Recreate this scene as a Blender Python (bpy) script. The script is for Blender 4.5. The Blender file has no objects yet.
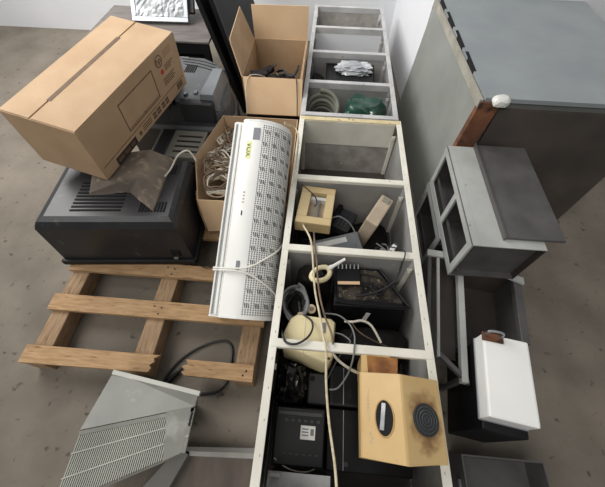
import bpy, bmesh, math, random
from mathutils import Matrix, Vector, Euler, noise
random.seed(7)
SC = bpy.context.scene
COL = SC.collection

# ---------------------------------------------------------------- camera
cam_d = bpy.data.cameras.new('camera'); cam = bpy.data.objects.new('camera', cam_d); COL.objects.link(cam)
cam_d.sensor_fit = 'HORIZONTAL'; cam_d.sensor_width = 36.0; cam_d.lens = 320.0 / 605.0 * 36.0
cam_d.clip_start = 0.02; cam_d.clip_end = 100
cam.matrix_world = Matrix(((0.99678, -0.0718, 0.03569, 0.0),
                           (0.0796, 0.83282, -0.54779, 0.0),
                           (0.00961, 0.54887, 0.83585, 1.64),
                           (0, 0, 0, 1)))
SC.camera = cam
# ---------------------------------------------------------------- daylight
world = bpy.data.worlds.new('world'); SC.world = world; world.use_nodes = True
bg = world.node_tree.nodes['Background']
bg.inputs[0].default_value = (0.98, 0.985, 1.0, 1); bg.inputs[1].default_value = 0.27
sd = bpy.data.lights.new('sun', 'SUN'); sun = bpy.data.objects.new('sun', sd); COL.objects.link(sun)
sd.energy = 1.15; sd.angle = math.radians(45); sd.color = (1.0, 0.97, 0.92)
sun.rotation_euler = Vector((0.40, 0.60, -1.0)).to_track_quat('-Z', 'Y').to_euler()
ad = bpy.data.lights.new('added_side_light', 'AREA'); side_light = bpy.data.objects.new('added_side_light', ad); COL.objects.link(side_light)      # area light added high on the left to brighten the walls, no window known
ad.shape = 'RECTANGLE'; ad.size = 2.4; ad.size_y = 1.6; ad.energy = 115; ad.color = (1.0, 0.985, 0.96)
side_light.location = (-2.6, 2.3, 2.5); side_light.rotation_euler = (Vector((0.4, 2.3, 0.4)) - Vector((-2.6, 2.3, 2.5))).to_track_quat('-Z', 'Y').to_euler()
SC.view_settings.view_transform = 'Standard'; SC.view_settings.look = 'None'
SC.view_settings.exposure = 0.08; SC.view_settings.gamma = 1.0; SC.view_settings.use_curve_mapping = False


# ---------------------------------------------------------------- materials
def lin(c):
    return tuple(((v / 255) / 12.92 if v / 255 <= 0.04045 else ((v / 255 + 0.055) / 1.055) ** 2.4) for v in c) + (1,)


MATS = {}


def mat(name, c1, c2=None, scale=8.0, rough=0.6, metal=0.0, lo=0.35, hi=0.65, bump=0.0, bscale=60.0, stretch=(1, 1, 1),
        c3=None, s3=30.0, t3=(0.62, 0.7), alpha=None, detail=6):
    if name in MATS: return MATS[name]
    m = bpy.data.materials.new(name); m.use_nodes = True; MATS[name] = m
    nt = m.node_tree; N = nt.nodes; L = nt.links
    b = N['Principled BSDF']; b.inputs['Roughness'].default_value = rough; b.inputs['Metallic'].default_value = metal
    b.inputs['Base Color'].default_value = lin(c1)
    tc = N.new('ShaderNodeTexCoord'); mp = N.new('ShaderNodeMapping'); mp.inputs['Scale'].default_value = stretch
    L.new(tc.outputs['Object'], mp.inputs['Vector'])
    out = None
    if c2 is not None:
        nz = N.new('ShaderNodeTexNoise'); nz.inputs['Scale'].default_value = scale; nz.inputs['Detail'].default_value = detail
        L.new(mp.outputs[0], nz.inputs['Vector'])
        r = N.new('ShaderNodeValToRGB'); r.color_ramp.elements[0].position = lo; r.color_ramp.elements[1].position = hi
        r.color_ramp.elements[0].color = lin(c1); r.color_ramp.elements[1].color = lin(c2)
        L.new(nz.outputs['Fac'], r.inputs[0]); out = r.outputs[0]
        if c3 is not None:
            n3 = N.new('ShaderNodeTexNoise'); n3.inputs['Scale'].default_value = s3; n3.inputs['Detail'].default_value = 4
            L.new(mp.outputs[0], n3.inputs['Vector'])
            r3 = N.new('ShaderNodeValToRGB'); r3.color_ramp.elements[0].position = t3[0]; r3.color_ramp.elements[1].position = t3[1]
            L.new(n3.outputs['Fac'], r3.inputs[0])
            mx = N.new('ShaderNodeMix'); mx.data_type = 'RGBA'
            L.new(r3.outputs[0], mx.inputs[0]); L.new(out, mx.inputs[6]); mx.inputs[7].default_value = lin(c3)
            out = mx.outputs[2]
        L.new(out, b.inputs['Base Color'])
    if bump > 0:
        nb = N.new('ShaderNodeTexNoise'); nb.inputs['Scale'].default_value = bscale; nb.inputs['Detail'].default_value = 5
        L.new(mp.outputs[0], nb.inputs['Vector'])
        bp = N.new('ShaderNodeBump'); bp.inputs['Strength'].default_value = bump; bp.inputs['Distance'].default_value = 0.01
        L.new(nb.outputs['Fac'], bp.inputs['Height']); L.new(bp.outputs[0], b.inputs['Normal'])
    if alpha is not None:
        b.inputs['Alpha'].default_value = alpha
    return m


def M(n): return MATS[n]


mat('concrete', (103, 96, 86), (124, 116, 105), 3.0, 0.9, bump=0.25, bscale=40, c3=(78, 71, 62), s3=22, t3=(0.63, 0.72))
mat('wall_paint', (232, 233, 236), (222, 224, 228), 1.5, 0.8, bump=0.05)
mat('cream_paint', (232, 229, 217), (215, 211, 197), 6, 0.5, c3=(170, 150, 118), s3=26, t3=(0.70, 0.78))
mat('rusty_cream', (214, 200, 160), (196, 178, 138), 12, 0.6, c3=(120, 74, 40), s3=30, t3=(0.60, 0.70))
mat('grey_paint', (190, 190, 189), (170, 170, 170), 7, 0.45, c3=(118, 114, 108), s3=34, t3=(0.66, 0.75))
mat('inner_grey', (158, 157, 154), (136, 135, 132), 5, 0.45, c3=(200, 198, 192), s3=50, t3=(0.70, 0.75))
mat('mottled_grey', (176, 171, 165), (148, 142, 136), 11, 0.6, c3=(196, 192, 186), s3=46, t3=(0.64, 0.74))
mat('white_board', (232, 234, 238), (224, 226, 230), 3, 0.5)
mat('kraft', (186, 158, 126), (174, 145, 113), 5, 0.85, bump=0.05, bscale=25)
mat('kraft_light', (208, 178, 142), (198, 167, 131), 4, 0.85, bump=0.05, bscale=25)
mat('kraft_dark', (172, 138, 100), (152, 120, 86), 6, 0.9)
mat('print_ink', (92, 72, 54), (106, 84, 64), 30, 0.8)
mat('label_black', (44, 38, 36), rough=0.7)
mat('ink_red', (190, 60, 48), rough=0.8)
mat('dark_tape', (44, 40, 56), rough=0.35)
mat('pallet_wood', (178, 146, 108), (154, 122, 87), 9, 0.85, stretch=(1.2, 9, 9), bump=0.15, bscale=30, c3=(122, 88, 58), s3=10, t3=(0.60, 0.72))
mat('stringer_wood', (160, 134, 104), (134, 108, 82), 9, 0.85, stretch=(9, 1.2, 9), bump=0.15, bscale=30, c3=(112, 82, 56), s3=10, t3=(0.58, 0.72))
mat('split_wood', (206, 160, 104), (176, 128, 78), 14, 0.9, stretch=(1, 6, 6))
mat('rust_wood', (128, 82, 54), (84, 52, 36), 9, 0.85, c3=(56, 38, 30), s3=14, t3=(0.55, 0.68), bump=0.3)
mat('nail', (62, 52, 46), rough=0.5, metal=0.6)
mat('appliance_white', (238, 238, 234), (230, 230, 226), 3, 0.35)
mat('outlet_grey', (178, 180, 180), rough=0.5)
mat('appliance_edge', (214, 216, 214), rough=0.4)
mat('hole_dark', (34, 35, 36), rough=0.9)
mat('sticker_grey', (128, 130, 136), rough=0.4)
mat('logo_yellow', (226, 230, 168), rough=0.5)
mat('logo_ink', (84, 92, 34), rough=0.5)
mat('string_white', (232, 230, 222), rough=0.8)
mat('rope_cream', (216, 204, 176), (190, 176, 146), 60, 0.9)
mat('black_plastic', (20, 20, 21), (29, 29, 31), 8, 0.42)
mat('black_gloss', (15, 15, 17), (23, 23, 25), 6, 0.5)
mat('black_rough', (17, 16, 16), (28, 26, 25), 16, 0.75, c3=(70, 65, 58), s3=40, t3=(0.68, 0.78))
mat('tv_black', (29, 29, 32), (39, 39, 42), 5, 0.4, c3=(84, 79, 72), s3=20, t3=(0.64, 0.82))
mat('tv_vent', (20, 20, 22), rough=0.7)
mat('dusty_plastic', (120, 108, 95), (92, 84, 76), 8, 0.85, c3=(150, 134, 112), s3=22, t3=(0.56, 0.74))
mat('dusty_black', (30, 28, 27), (72, 65, 57), 16, 0.5, lo=0.42, hi=0.62, c3=(150, 128, 98), s3=62, t3=(0.60, 0.70))
mat('tv_grey', (84, 86, 88), (70, 72, 74), 5, 0.5, c3=(128, 128, 126), s3=30, t3=(0.66, 0.8))
mat('tv_grey_light', (126, 130, 133), (108, 112, 116), 6, 0.5)
mat('tv_grey_dark', (42, 43, 45), (52, 53, 55), 6, 0.5)
mat('beige_plastic', (138, 135, 125), (120, 117, 108), 6, 0.55)
mat('yellow_plastic', (204, 183, 140), (192, 169, 124), 5, 0.45)
mat('pale_yellow', (226, 214, 174), (216, 202, 158), 4, 0.45, c3=(196, 176, 124), s3=18, t3=(0.66, 0.8))
mat('amber_plastic', (198, 164, 110), (184, 146, 92), 7, 0.5, c3=(140, 100, 58), s3=13, t3=(0.64, 0.80))
mat('amber_clean', (206, 176, 124), (196, 163, 109), 7, 0.5, c3=(172, 136, 90), s3=30, t3=(0.70, 0.80))
mat('stain_brown', (108, 66, 30), (170, 118, 62), 16, 0.8)
mat('wood_board', (104, 98, 94), (82, 76, 74), 7, 0.6, stretch=(1, 6, 1))
mat('silver', (176, 180, 186), (160, 164, 170), 5, 0.35, metal=0.3)
mat('steel_bare', (190, 190, 192), (150, 150, 152), 14, 0.3, metal=0.8)
mat('film_wrap', (188, 191, 194), (134, 139, 144), 10, 0.25, bump=0.6, bscale=18)
mat('cabinet_grey', (150, 152, 146), (138, 140, 135), 4, 0.3, c3=(116, 116, 110), s3=18, t3=(0.68, 0.8))
mat('cabinet_blue', (146, 152, 154), (136, 142, 145), 4, 0.45, c3=(110, 114, 116), s3=30, t3=(0.70, 0.8))
mat('cabinet_edge', (176, 173, 160), (150, 146, 134), 10, 0.5, c3=(120, 92, 62), s3=26, t3=(0.66, 0.76))
mat('dark_steel', (88, 86, 84), (72, 70, 69), 7, 0.5)
mat('brown_steel', (80, 73, 68), (62, 56, 52), 4, 0.45)
mat('light_steel', (176, 178, 174), (160, 162, 158), 6, 0.5, c3=(130, 130, 126), s3=40, t3=(0.68, 0.76))
mat('ac_grey', (126, 126, 119), (110, 110, 104), 6, 0.5, c3=(164, 164, 156), s3=9, t3=(0.58, 0.76))
mat('ac_light', (176, 176, 166), (158, 158, 149), 5, 0.45)
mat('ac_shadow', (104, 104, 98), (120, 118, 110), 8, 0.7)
mat('tray_grey', (126, 124, 119), (112, 110, 105), 7, 0.5)
mat('tray_light', (172, 170, 164), (150, 148, 142), 7, 0.5)
mat('tray_inner', (112, 100, 88), (86, 77, 69), 3.2, 0.55, stretch=(4, 1, 1))
mat('cable_black', (26, 26, 27), rough=0.5)
mat('cable_grey', (112, 112, 112), rough=0.55)
mat('cable_white', (206, 200, 186), (180, 172, 156), 30, 0.6)
mat('cable_tan', (178, 158, 132), (206, 190, 166), 20, 0.7)
mat('cable_brown', (128, 108, 86), (96, 80, 66), 20, 0.7)
mat('bag_black', (22, 22, 23), (34, 33, 33), 10, 0.18)
mat('green_plastic', (20, 48, 39), (30, 70, 57), 9, 0.35, c3=(140, 160, 150), s3=20, t3=(0.66, 0.74))
mat('olive_hose', (112, 112, 100), (86, 88, 78), 10, 0.6)
mat('label_white', (222, 222, 218), (205, 205, 200), 20, 0.6)
mat('screen_dark', (50, 52, 58), rough=0.2)
mat('pink_grey', (190, 174, 152), (164, 148, 128), 8, 0.5)

def stain_mat(c):
    m = mat('stain_face', (206, 176, 124), (196, 163, 109), 7, 0.5)
    nt = m.node_tree; N = nt.nodes; L = nt.links; b = N['Principled BSDF']
    tc = N.new('ShaderNodeTexCoord'); sub = N.new('ShaderNodeVectorMath'); sub.operation = 'SUBTRACT'; sub.inputs[1].default_value = c
    L.new(tc.outputs['Object'], sub.inputs[0])
    mul = N.new('ShaderNodeVectorMath'); mul.operation = 'MULTIPLY'; mul.inputs[1].default_value = (1.5, 0.95, 1.5); L.new(sub.outputs[0], mul.inputs[0])
    ln = N.new('ShaderNodeVectorMath'); ln.operation = 'LENGTH'; L.new(mul.outputs[0], ln.inputs[0])
    nz = N.new('ShaderNodeTexNoise'); nz.inputs['Scale'].default_value = 26; nz.inputs['Detail'].default_value = 6; L.new(tc.outputs['Object'], nz.inputs['Vector'])
    ma = N.new('ShaderNodeMath'); ma.operation = 'MULTIPLY_ADD'; ma.inputs[1].default_value = -0.11; L.new(nz.outputs['Fac'], ma.inputs[0]); L.new(ln.outputs['Value'], ma.inputs[2])
    rp = N.new('ShaderNodeValToRGB'); e = rp.color_ramp.elements; e[0].position = 0.0; e[0].color = (0.85, 0.85, 0.85, 1); e[1].position = 0.045; e[1].color = (0, 0, 0, 1)
    L.new(ma.outputs[0], rp.inputs[0])
    src = b.inputs['Base Color'].links[0].from_socket
    mx = N.new('ShaderNodeMix'); mx.data_type = 'RGBA'; mx.inputs[7].default_value = lin((120, 84, 48))
    L.new(rp.outputs[0], mx.inputs[0]); L.new(src, mx.inputs[6]); L.new(mx.outputs[2], b.inputs['Base Color'])
    return m


for k_ in ('black_gloss', 'black_rough', 'black_plastic', 'dusty_black', 'tv_vent', 'hole_dark'):
    MATS[k_].node_tree.nodes['Principled BSDF'].inputs['Specular IOR Level'].default_value = 0.22


# ---------------------------------------------------------------- builders
WM = {}          # world matrix of things and parts


class MB:
    def __init__(self): self.bm = bmesh.new()

    def box(self, c, s, rot=(0, 0, 0), bev=0.0, seg=1, mtx=None):
        m = Matrix.Translation(c) @ Euler(rot).to_matrix().to_4x4() @ Matrix.Diagonal((s[0], s[1], s[2], 1))
        if mtx is not None: m = mtx @ m
        r = bmesh.ops.create_cube(self.bm, size=1.0, matrix=m)
        if bev > 0:
            es = set()
            for v in r['verts']:
                for e in v.link_edges: es.add(e)
            bmesh.ops.bevel(self.bm, geom=list(es), offset=bev, segments=seg, affect='EDGES', profile=0.6)
        return self

    def bar(self, lo, hi, bev=0.0, seg=1):
        return self.box([(a + b) / 2 for a, b in zip(lo, hi)], [b - a for a, b in zip(lo, hi)], bev=bev, seg=seg)

    def rings(self, rings, cap=True, closed=False):
        bm = self.bm; vs = [[bm.verts.new(p) for p in r] for r in rings]; n = len(rings[0])
        pairs = list(zip(vs, vs[1:])) + ([(vs[-1], vs[0])] if closed else [])
        fs = []
        for a, b in pairs:
            for i in range(n):
                fs.append(bm.faces.new((a[i], a[(i + 1) % n], b[(i + 1) % n], b[i])))
        if cap and not closed:
            fs.append(bm.faces.new(list(reversed(vs[0])))); fs.append(bm.faces.new(vs[-1]))
        bmesh.ops.recalc_face_normals(bm, faces=fs)
        return self

    def hexa(self, bot, top): return self.rings([bot, top])

    def sheet(self, pts, nrm, t):       # flat polygon given thickness t along nrm
        n = Vector(nrm).normalized() * t
        return self.rings([[Vector(p) for p in pts], [Vector(p) + n for p in pts]])

    def tube(self, pts, r, n=6, closed=False, smoothk=5):
        P = [Vector(p) for p in pts]
        if smoothk > 1 and len(P) > 2:
            Q = []; m = len(P); rng = range(m if closed else m - 1)
            for i in rng:
                p0 = P[(i - 1) % m] if closed or i > 0 else P[0]
                p1 = P[i]; p2 = P[(i + 1) % m]
                p3 = P[(i + 2) % m] if closed or i + 2 < m else P[-1]
                for k in range(smoothk):
                    t = k / smoothk
                    Q.append(0.5 * ((2 * p1) + (p2 - p0) * t + (2 * p0 - 5 * p1 + 4 * p2 - p3) * t * t + (3 * p1 - p0 - 3 * p2 + p3) * t ** 3))
            if not closed: Q.append(P[-1])
            P = Q
        rings = []; up = Vector((0, 0, 1)); prev = None
        for i, p in enumerate(P):
            a = P[(i - 1) % len(P)] if closed or i > 0 else p
            b = P[(i + 1) % len(P)] if closed or i + 1 < len(P) else p
            d = (b - a)
            d = d.normalized() if d.length > 1e-7 else Vector((0, 1, 0))
            if prev is None:
                s = d.cross(up)
                if s.length < 1e-3: s = d.cross(Vector((1, 0, 0)))
            else:
                s = prev - d * prev.dot(d)
                if s.length < 1e-4: s = d.cross(up)
            s.normalize(); prev = s; u = s.cross(d)
            rr = r[min(i * len(r) // len(P), len(r) - 1)] if isinstance(r, (list, tuple)) else r
            rings.append([p + (s * math.cos(2 * math.pi * k / n) + u * math.sin(2 * math.pi * k / n)) * rr for k in range(n)])
        return self.rings(rings, cap=not closed, closed=closed)

    def cyl(self, c, axis, r, h, n=20, r2=None, bevel=True):
        a = Vector(axis).normalized(); s = a.orthogonal().normalized(); u = a.cross(s); c = Vector(c); r2 = r if r2 is None else r2
        def ring(h_, q): return [c + a * h_ + (s * math.cos(2 * math.pi * k / n) + u * math.sin(2 * math.pi * k / n)) * q for k in range(n)]
        e = min(r, h) * 0.12 if bevel else 0
        R = [ring(0, r), ring(h - e, r2), ring(h, r2 - e)] if bevel else [ring(0, r), ring(h, r2)]
        return self.rings(R)

    def blob(self, c, s, rough=0.2, freq=6.0, sub=3, seed=0, rot=(0, 0, 0), lo=(-9, -9, 0.0108), hi=(9, 9, 9)):
        m = Euler(rot).to_matrix()
        r = bmesh.ops.create_icosphere(self.bm, subdivisions=sub, radius=1.0)
        for v in r['verts']:
            d = v.co.copy(); k = 1 + rough * noise.noise(d * freq * 0.5 + Vector((seed, seed * 2.3, 1))) + rough * 0.6 * noise.noise(d * freq + Vector((seed * 3, 5, 1)))
            p = Vector([math.copysign(abs(q) ** 0.7, q) for q in d]) * k
            q = Vector(c) + m @ Vector((p.x * s[0], p.y * s[1], p.z * s[2]))
            v.co = [min(max(q[i], lo[i] + 0.002 * noise.noise(d * 9)), hi[i] + 0.002 * noise.noise(d * 9 + Vector((3, 1, 2)))) if i < 2 else min(max(q[i], lo[i]), hi[i]) for i in range(3)]
        return self

    def build(self, name, m, parent=None, world=True, smooth=False):
        bm = self.bm
        pm = WM[parent] if parent is not None else Matrix.Identity(4)
        if world and parent is not None: bm.transform(pm.inverted())
        me = bpy.data.meshes.new(name); bm.to_mesh(me); bm.free()
        me.materials.append(MATS[m] if isinstance(m, str) else m)
        if smooth:
            for p in me.polygons: p.use_smooth = True
            try: me.set_sharp_from_angle(angle=math.radians(40))
            except Exception: pass
        o = bpy.data.objects.new(name, me); COL.objects.link(o)
        if parent is not None: o.parent = parent
        WM[o] = pm
        return o


def tag(o, label, cat, group=None, kind=None):
    if label: o['label'] = label
    if cat: o['category'] = cat
    if group: o['group'] = group
    if kind: o['kind'] = kind
    return o


def thing(name, label, cat, loc=(0, 0, 0), rz=0.0, group=None, mtx=None):
    o = bpy.data.objects.new(name, None); COL.objects.link(o); o.empty_display_size = 0.05
    m = mtx if mtx is not None else Matrix.Translation(loc) @ Matrix.Rotation(rz, 4, 'Z')
    o.matrix_world = m; WM[o] = m.copy()
    tag(o, label, cat, group)
    return o


def one(mb, name, m, label, cat, group=None, loc=None, smooth=False):
    """A thing that is one mesh: world verts, origin moved to loc."""
    if loc is not None: mb.bm.transform(Matrix.Translation(-Vector(loc)))
    o = mb.build(name, m, None, smooth=smooth)
    if loc is not None: o.location = loc; WM[o] = Matrix.Translation(loc)
    return tag(o, label, cat, group)


def piece(name, me, parent, loc=(0, 0, 0), rot=(0, 0, 0)):
    o = bpy.data.objects.new(name, me); COL.objects.link(o); o.parent = parent; o.location = loc; o.rotation_euler = rot
    WM[o] = WM[parent] @ Matrix.Translation(loc) @ Euler(rot).to_matrix().to_4x4()
    return o


def text_mesh(s, size, m, name, parent, mtx, extrude=0.0004):
    cu = bpy.data.curves.new(name, 'FONT'); cu.body = s; cu.size = size; cu.extrude = extrude; cu.align_x = 'CENTER'; cu.align_y = 'CENTER'
    tmp = bpy.data.objects.new(name + '_tmp', cu); COL.objects.link(tmp)
    me = bpy.data.meshes.new_from_object(tmp); bpy.data.objects.remove(tmp); bpy.data.curves.remove(cu)
    me.transform(mtx); me.materials.clear(); me.materials.append(MATS[m])
    o = bpy.data.objects.new(name, me); COL.objects.link(o); o.parent = parent; WM[o] = WM[parent]
    return o


def frame(x, y, z, o):
    """matrix from three axes and an origin"""
    m = Matrix.Identity(4)
    for i, a in enumerate((x, y, z)):
        a = Vector(a)
        for k in range(3): m[k][i] = a[k]
    for k in range(3): m[k][3] = o[k]
    return m


# ================================================================ the setting
f = MB(); f.bar((-4.0, -1.6, -0.1), (3.6, 3.75, 0.0)); o = f.build('floor', 'concrete'); o['kind'] = 'structure'
f = MB(); f.bar((-4.0, 3.62, 0.0), (3.6, 3.78, 2.6)); o = f.build('wall_back', 'wall_paint'); o['kind'] = 'structure'
f = MB(); f.hexa([(0.668, 2.53, 0), (3.6, 2.53, 0), (3.6, 3.62, 0), (0.612, 3.62, 0)], [(0.668, 2.53, 2.6), (3.6, 2.53, 2.6), (3.6, 3.62, 2.6), (0.612, 3.62, 2.6)]); o = f.build('wall_right', 'wall_paint'); o['kind'] = 'structure'

# ================================================================ the two shelving units lying on their backs
XL, XR, D = -0.142, 0.464, 0.42


def shelving(label, y0, y1, ys, paint, inner, XL=XL, XR=XR, w=0.030, lip=0.020):
    t = thing('shelving_unit', label, 'shelving unit', (0.16, (y0 + y1) / 2, 0))
    th = 0.004
    for x, sgn in ((XL, 1), (XR, -1)):
        a, b = (x, x + sgn * w) if sgn > 0 else (x + sgn * w, x)
        for zt in (D, 0.003):                                   # front posts on top, rear posts on the floor: angle profiles
            p = MB(); p.bar((a, y0, zt - (th if zt > .1 else 0)), (b, y1, zt + (0 if zt > .1 else th)), bev=0.001)
            z0, z1 = (zt - w, zt - th) if zt > .1 else (zt + th, zt + w)
            p.bar((min(x, x + sgn * th), y0, z0), (max(x, x + sgn * th), y1, z1))
            po = p.build('post', paint, t)
            if zt > .1:                                         # bolt holes along the inner flange
                h = MB(); k = y0 + 0.05
                while k < y1 - 0.03:
                    h.box((x + sgn * w * 0.62, k, D - th * 0.4), (0.003, 0.008, th), bev=0.0); k += 0.1
                h.build('bolt_hole', 'cabinet_edge', po)['kind'] = 'stuff'
        sp = MB(); sp.bar((min(x + sgn * 0.0045, x + sgn * 0.0075), y0 + 0.004, 0.008), (max(x + sgn * 0.0045, x + sgn * 0.0075), y1 - 0.004, D - 0.045))
        sp.build('side_panel', inner, t)
    bp = MB(); bp.bar((XL + 0.01, y0 + 0.004, 0.008), (XR - 0.01, y1 - 0.004, 0.0105)); bp.build('back_panel', 'brown_steel', t)
    for i, (y, face) in enumerate(ys):
        sh = MB()
        pm = face.get('paint', paint)
        sh.bar((XL + 0.005, y - 0.016, D - 0.005), (XR - 0.005, y + 0.016, D + 0.0012), bev=0.001)      # front lip
        sh.bar((XL + 0.005, y - 0.0175, D - lip), (XR - 0.005, y - 0.0125, D), bev=0.001)                  # its return
        s_o = sh.build('shelf', pm, t)
        if face.get('end'):
            b = MB(); b.bar((XL + 0.03, y + 0.013, 0.012), (XR - 0.03, y + 0.016, D - 0.005)); b.build('shelf_board', 'grey_paint', s_o)
        if face.get('band'):
            b = MB(); b.bar((XL + 0.03, y - 0.020, face['band']), (XR - 0.035, y - 0.016, D - 0.006)); b.build('shelf_band', 'cream_paint', s_o)
        if face.get('board', True):
            b = MB(); b.bar((XL + 0.03, y - 0.016, 0.012), (XR - 0.03, y - 0.013, D - 0.005)); b.build('shelf_board', face.get('mat', inner), s_o)
            for x, sgn in ((XL + 0.012, 1), (XR - 0.012, -1)):
                fl = MB(); fl.bar((min(x, x + sgn * 0.024), y - 0.030, 0.014), (max(x, x + sgn * 0.024), y - 0.0155, D - 0.085), bev=0.004, seg=2)
                fl.cyl((x + sgn * 0.012, y - 0.030, D - 0.10), (0, -1, 0), 0.007, 0.006, 8)
                fl.build('side_flange', paint, s_o)
    return t


near_unit = shelving('off-white metal shelving unit lying on its back, filled with tools and old electronics', -0.165, 1.745,
                     [(-0.142, dict(mat='mottled_grey', board=False, end=True)), (0.345, dict(board=False)), (0.777, dict()), (1.222, dict(mat='inner_grey')),
                      (1.726, dict(mat='mottled_grey', paint='rusty_cream', band=0.245))], 'cream_paint', 'inner_grey', XR=0.476)
far_unit = shelving('grey metal shelving unit lying on its back by the white wall', 1.752, 3.365,
                    [(1.772, dict()), (2.135, dict()), (2.545, dict()), (2.945, dict(mat='white_board')), (3.345, dict(mat='mottled_grey'))],
                    'grey_paint', 'inner_grey', lip=0.042)

# ================================================================ wooden pallet
t = thing('wooden_pallet', 'weathered wooden pallet with a broken front plank on concrete', 'pallet', (-0.7, 0.9, 0))
for x in (-0.755, -0.275, -1.24):
    s = MB(); s.bar((x - 0.045, 0.245, 0.0), (x + 0.045, 1.62, 0.1), bev=0.003); s.build('stringer', 'stringer_wood', t)


def plank(x0, x1, y0, y1, x0b=None, x1b=None):
    x0b = x0 if x0b is None else x0b; x1b = x1 if x1b is None else x1b
    p = MB(); p.rings([[(x0b, y0, 0.1), (x1b, y0, 0.1), (x1, y1, 0.1), (x0, y1, 0.1)], [(x0b, y0, 0.122), (x1b, y0, 0.122), (x1, y1, 0.122), (x0, y1, 0.122)]])
    return p.build('plank', 'pallet_wood', t)


plank(-1.3, -0.225, 0.722, 0.800); plank(-1.3, -0.215, 0.500, 0.585)
for y in (0.98, 1.22, 1.46): plank(-1.3, -0.225, y, y + 0.08)
pk = MB()                                                       # right stub with a splintered end
zig = [(-0.535, 0.250), (-0.552, 0.262), (-0.538, 0.272), (-0.556, 0.286), (-0.530, 0.300), (-0.545, 0.318)]
for z0, z1 in ((0.1, 0.122),):
    ring = [(-0.232, 0.318), (-0.228, 0.246)] + zig
    pk.rings([[(a, b, z0) for a, b in ring], [(a, b, z1) for a, b in ring]])
pk.build('plank', 'pallet_wood', t)
pk = MB(); ring = [(-1.3, 0.325), (-1.3, 0.245), (-0.700, 0.25), (-0.692, 0.268), (-0.704, 0.280), (-0.685, 0.296), (-0.692, 0.310), (-0.668, 0.326)]
pk.rings([[(a, b, 0.1) for a, b in ring], [(a, b, 0.122) for a, b in ring]]); pk.build('plank', 'pallet_wood', t)
nm = MB(); nm.cyl((0, 0, 0), (0, 0, 1), 0.0045, 0.003, 8); n0 = nm.build('nail', 'nail', t, world=False); nme = n0.data
spots = [(-0.755 + dx, y + dy) for y in (0.76, 0.54) for dx, dy in ((-0.018, 0.018), (0.012, -0.02), (0.02, 0.012))] + \
        [(-0.275 + dx, 0.54 + dy) for dx, dy in ((0.01, 0.02), (-0.02, -0.015))] + [(-0.262, 0.29), (-0.275, 0.27)]
for i, (x, y) in enumerate(spots):
    o = n0 if i == 0 else piece('nail', nme, t)
    o.location = (x + 0.7, y - 0.9, 0.1215)

# ================================================================ black CRT television lying face down on the pallet
rz = math.radians(5)
t = thing('crt_television', 'black tube television lying face down on the wooden pallet, back upward', 'television', (-0.640, 0.83, 0.123), rz)
b = MB()    # local: x to the left is negative, y away
WX, DY = 0.68, 0.46
b.rings([[(-WX, 0, 0), (0, 0, 0), (0.0, DY, 0), (-WX, DY, 0)],
         [(-WX, -0.005, 0.04), (0.002, -0.005, 0.04), (0.002, DY, 0.04), (-WX, DY, 0.04)],
         [(-WX, 0.012, 0.28), (-0.012, 0.012, 0.28), (-0.016, DY - 0.01, 0.28), (-WX, DY - 0.01, 0.28)],
         [(-WX + .02, 0.028, 0.315), (-0.028, 0.028, 0.315), (-0.03, DY - 0.02, 0.315), (-WX + .02, DY - 0.02, 0.315)],
         [(-WX + .05, 0.055, 0.325), (-0.048, 0.055, 0.325), (-0.05, DY - 0.035, 0.325), (-WX + .05, DY - 0.035, 0.325)]])
body = b.build('housing', 'tv_black', t, world=False)
rim = MB(); rim.box((-WX / 2, -0.012, 0.018), (WX + 0.03, 0.024, 0.036), bev=0.008, seg=2); rim.box((0.009, DY / 2, 0.018), (0.024, DY + 0.02, 0.036), bev=0.008, seg=2)
rim.build('bezel', 'black_plastic', t, world=False)
vm = MB(); vm.box((0, 0, 0), (0.009, 0.062, 0.006), bev=0.001); v0 = vm.build('vent_slot', 'tv_vent', body, world=False)
k = 0
for gx0, gy, n in ((-0.075, 0.11, 9), (-0.075, 0.36, 9)):
    for i in range(n):
        o = v0 if k == 0 else piece('vent_slot', v0.data, body)
        o.location = (gx0 - i * 0.0145, gy, 0.3252); k += 1
vm = MB(); vm.box((0, 0, 0), (0.24, 0.011, 0.006), bev=0.001); v1 = vm.build('vent_slot', 'tv_vent', body, world=False)
for i in range(9):
    o = v1 if i == 0 else piece('vent_slot', v1.data, body)
    o.location = (-0.40, 0.09 + i * 0.022, 0.3252)
h = MB()
h.rings([[(-0.117, 0.075, 0.32), (-0.102, 0.44, 0.32), (-0.527, 0.44, 0.32), (-0.467, 0.18, 0.32), (-0.267, 0.20, 0.32)],
         [(-0.122, 0.08, 0.335), (-0.112, 0.44, 0.335), (-0.517, 0.43, 0.335), (-0.457, 0.19, 0.335), (-0.262, 0.205, 0.335)],
         [(-0.212, 0.225, 0.395), (-0.202, 0.435, 0.395), (-0.467, 0.42, 0.362), (-0.437, 0.24, 0.362), (-0.257, 0.228, 0.392)]])
h.build('tube_hump', 'dusty_plastic', t, world=False)
c = MB(); c.tube([(-0.115, 0.30, 0.338), (-0.09, 0.34, 0.35), (-0.05, 0.40, 0.39), (0.0, 0.42, 0.40), (0.03, 0.40, 0.35)], 0.0045, 6); c.build('power_cord', 'cable_white', t, world=False, smooth=True)
k = MB(); k.box((-0.075, 0.003, 0.085), (0.05, 0.02, 0.05), bev=0.003); k.build('socket_recess', 'tv_vent', t, world=False)
k = MB(); k.box((-0.085, -0.006, 0.045), (0.022, 0.014, 0.014), bev=0.002); k.build('latch', 'dusty_plastic', t, world=False)

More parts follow.
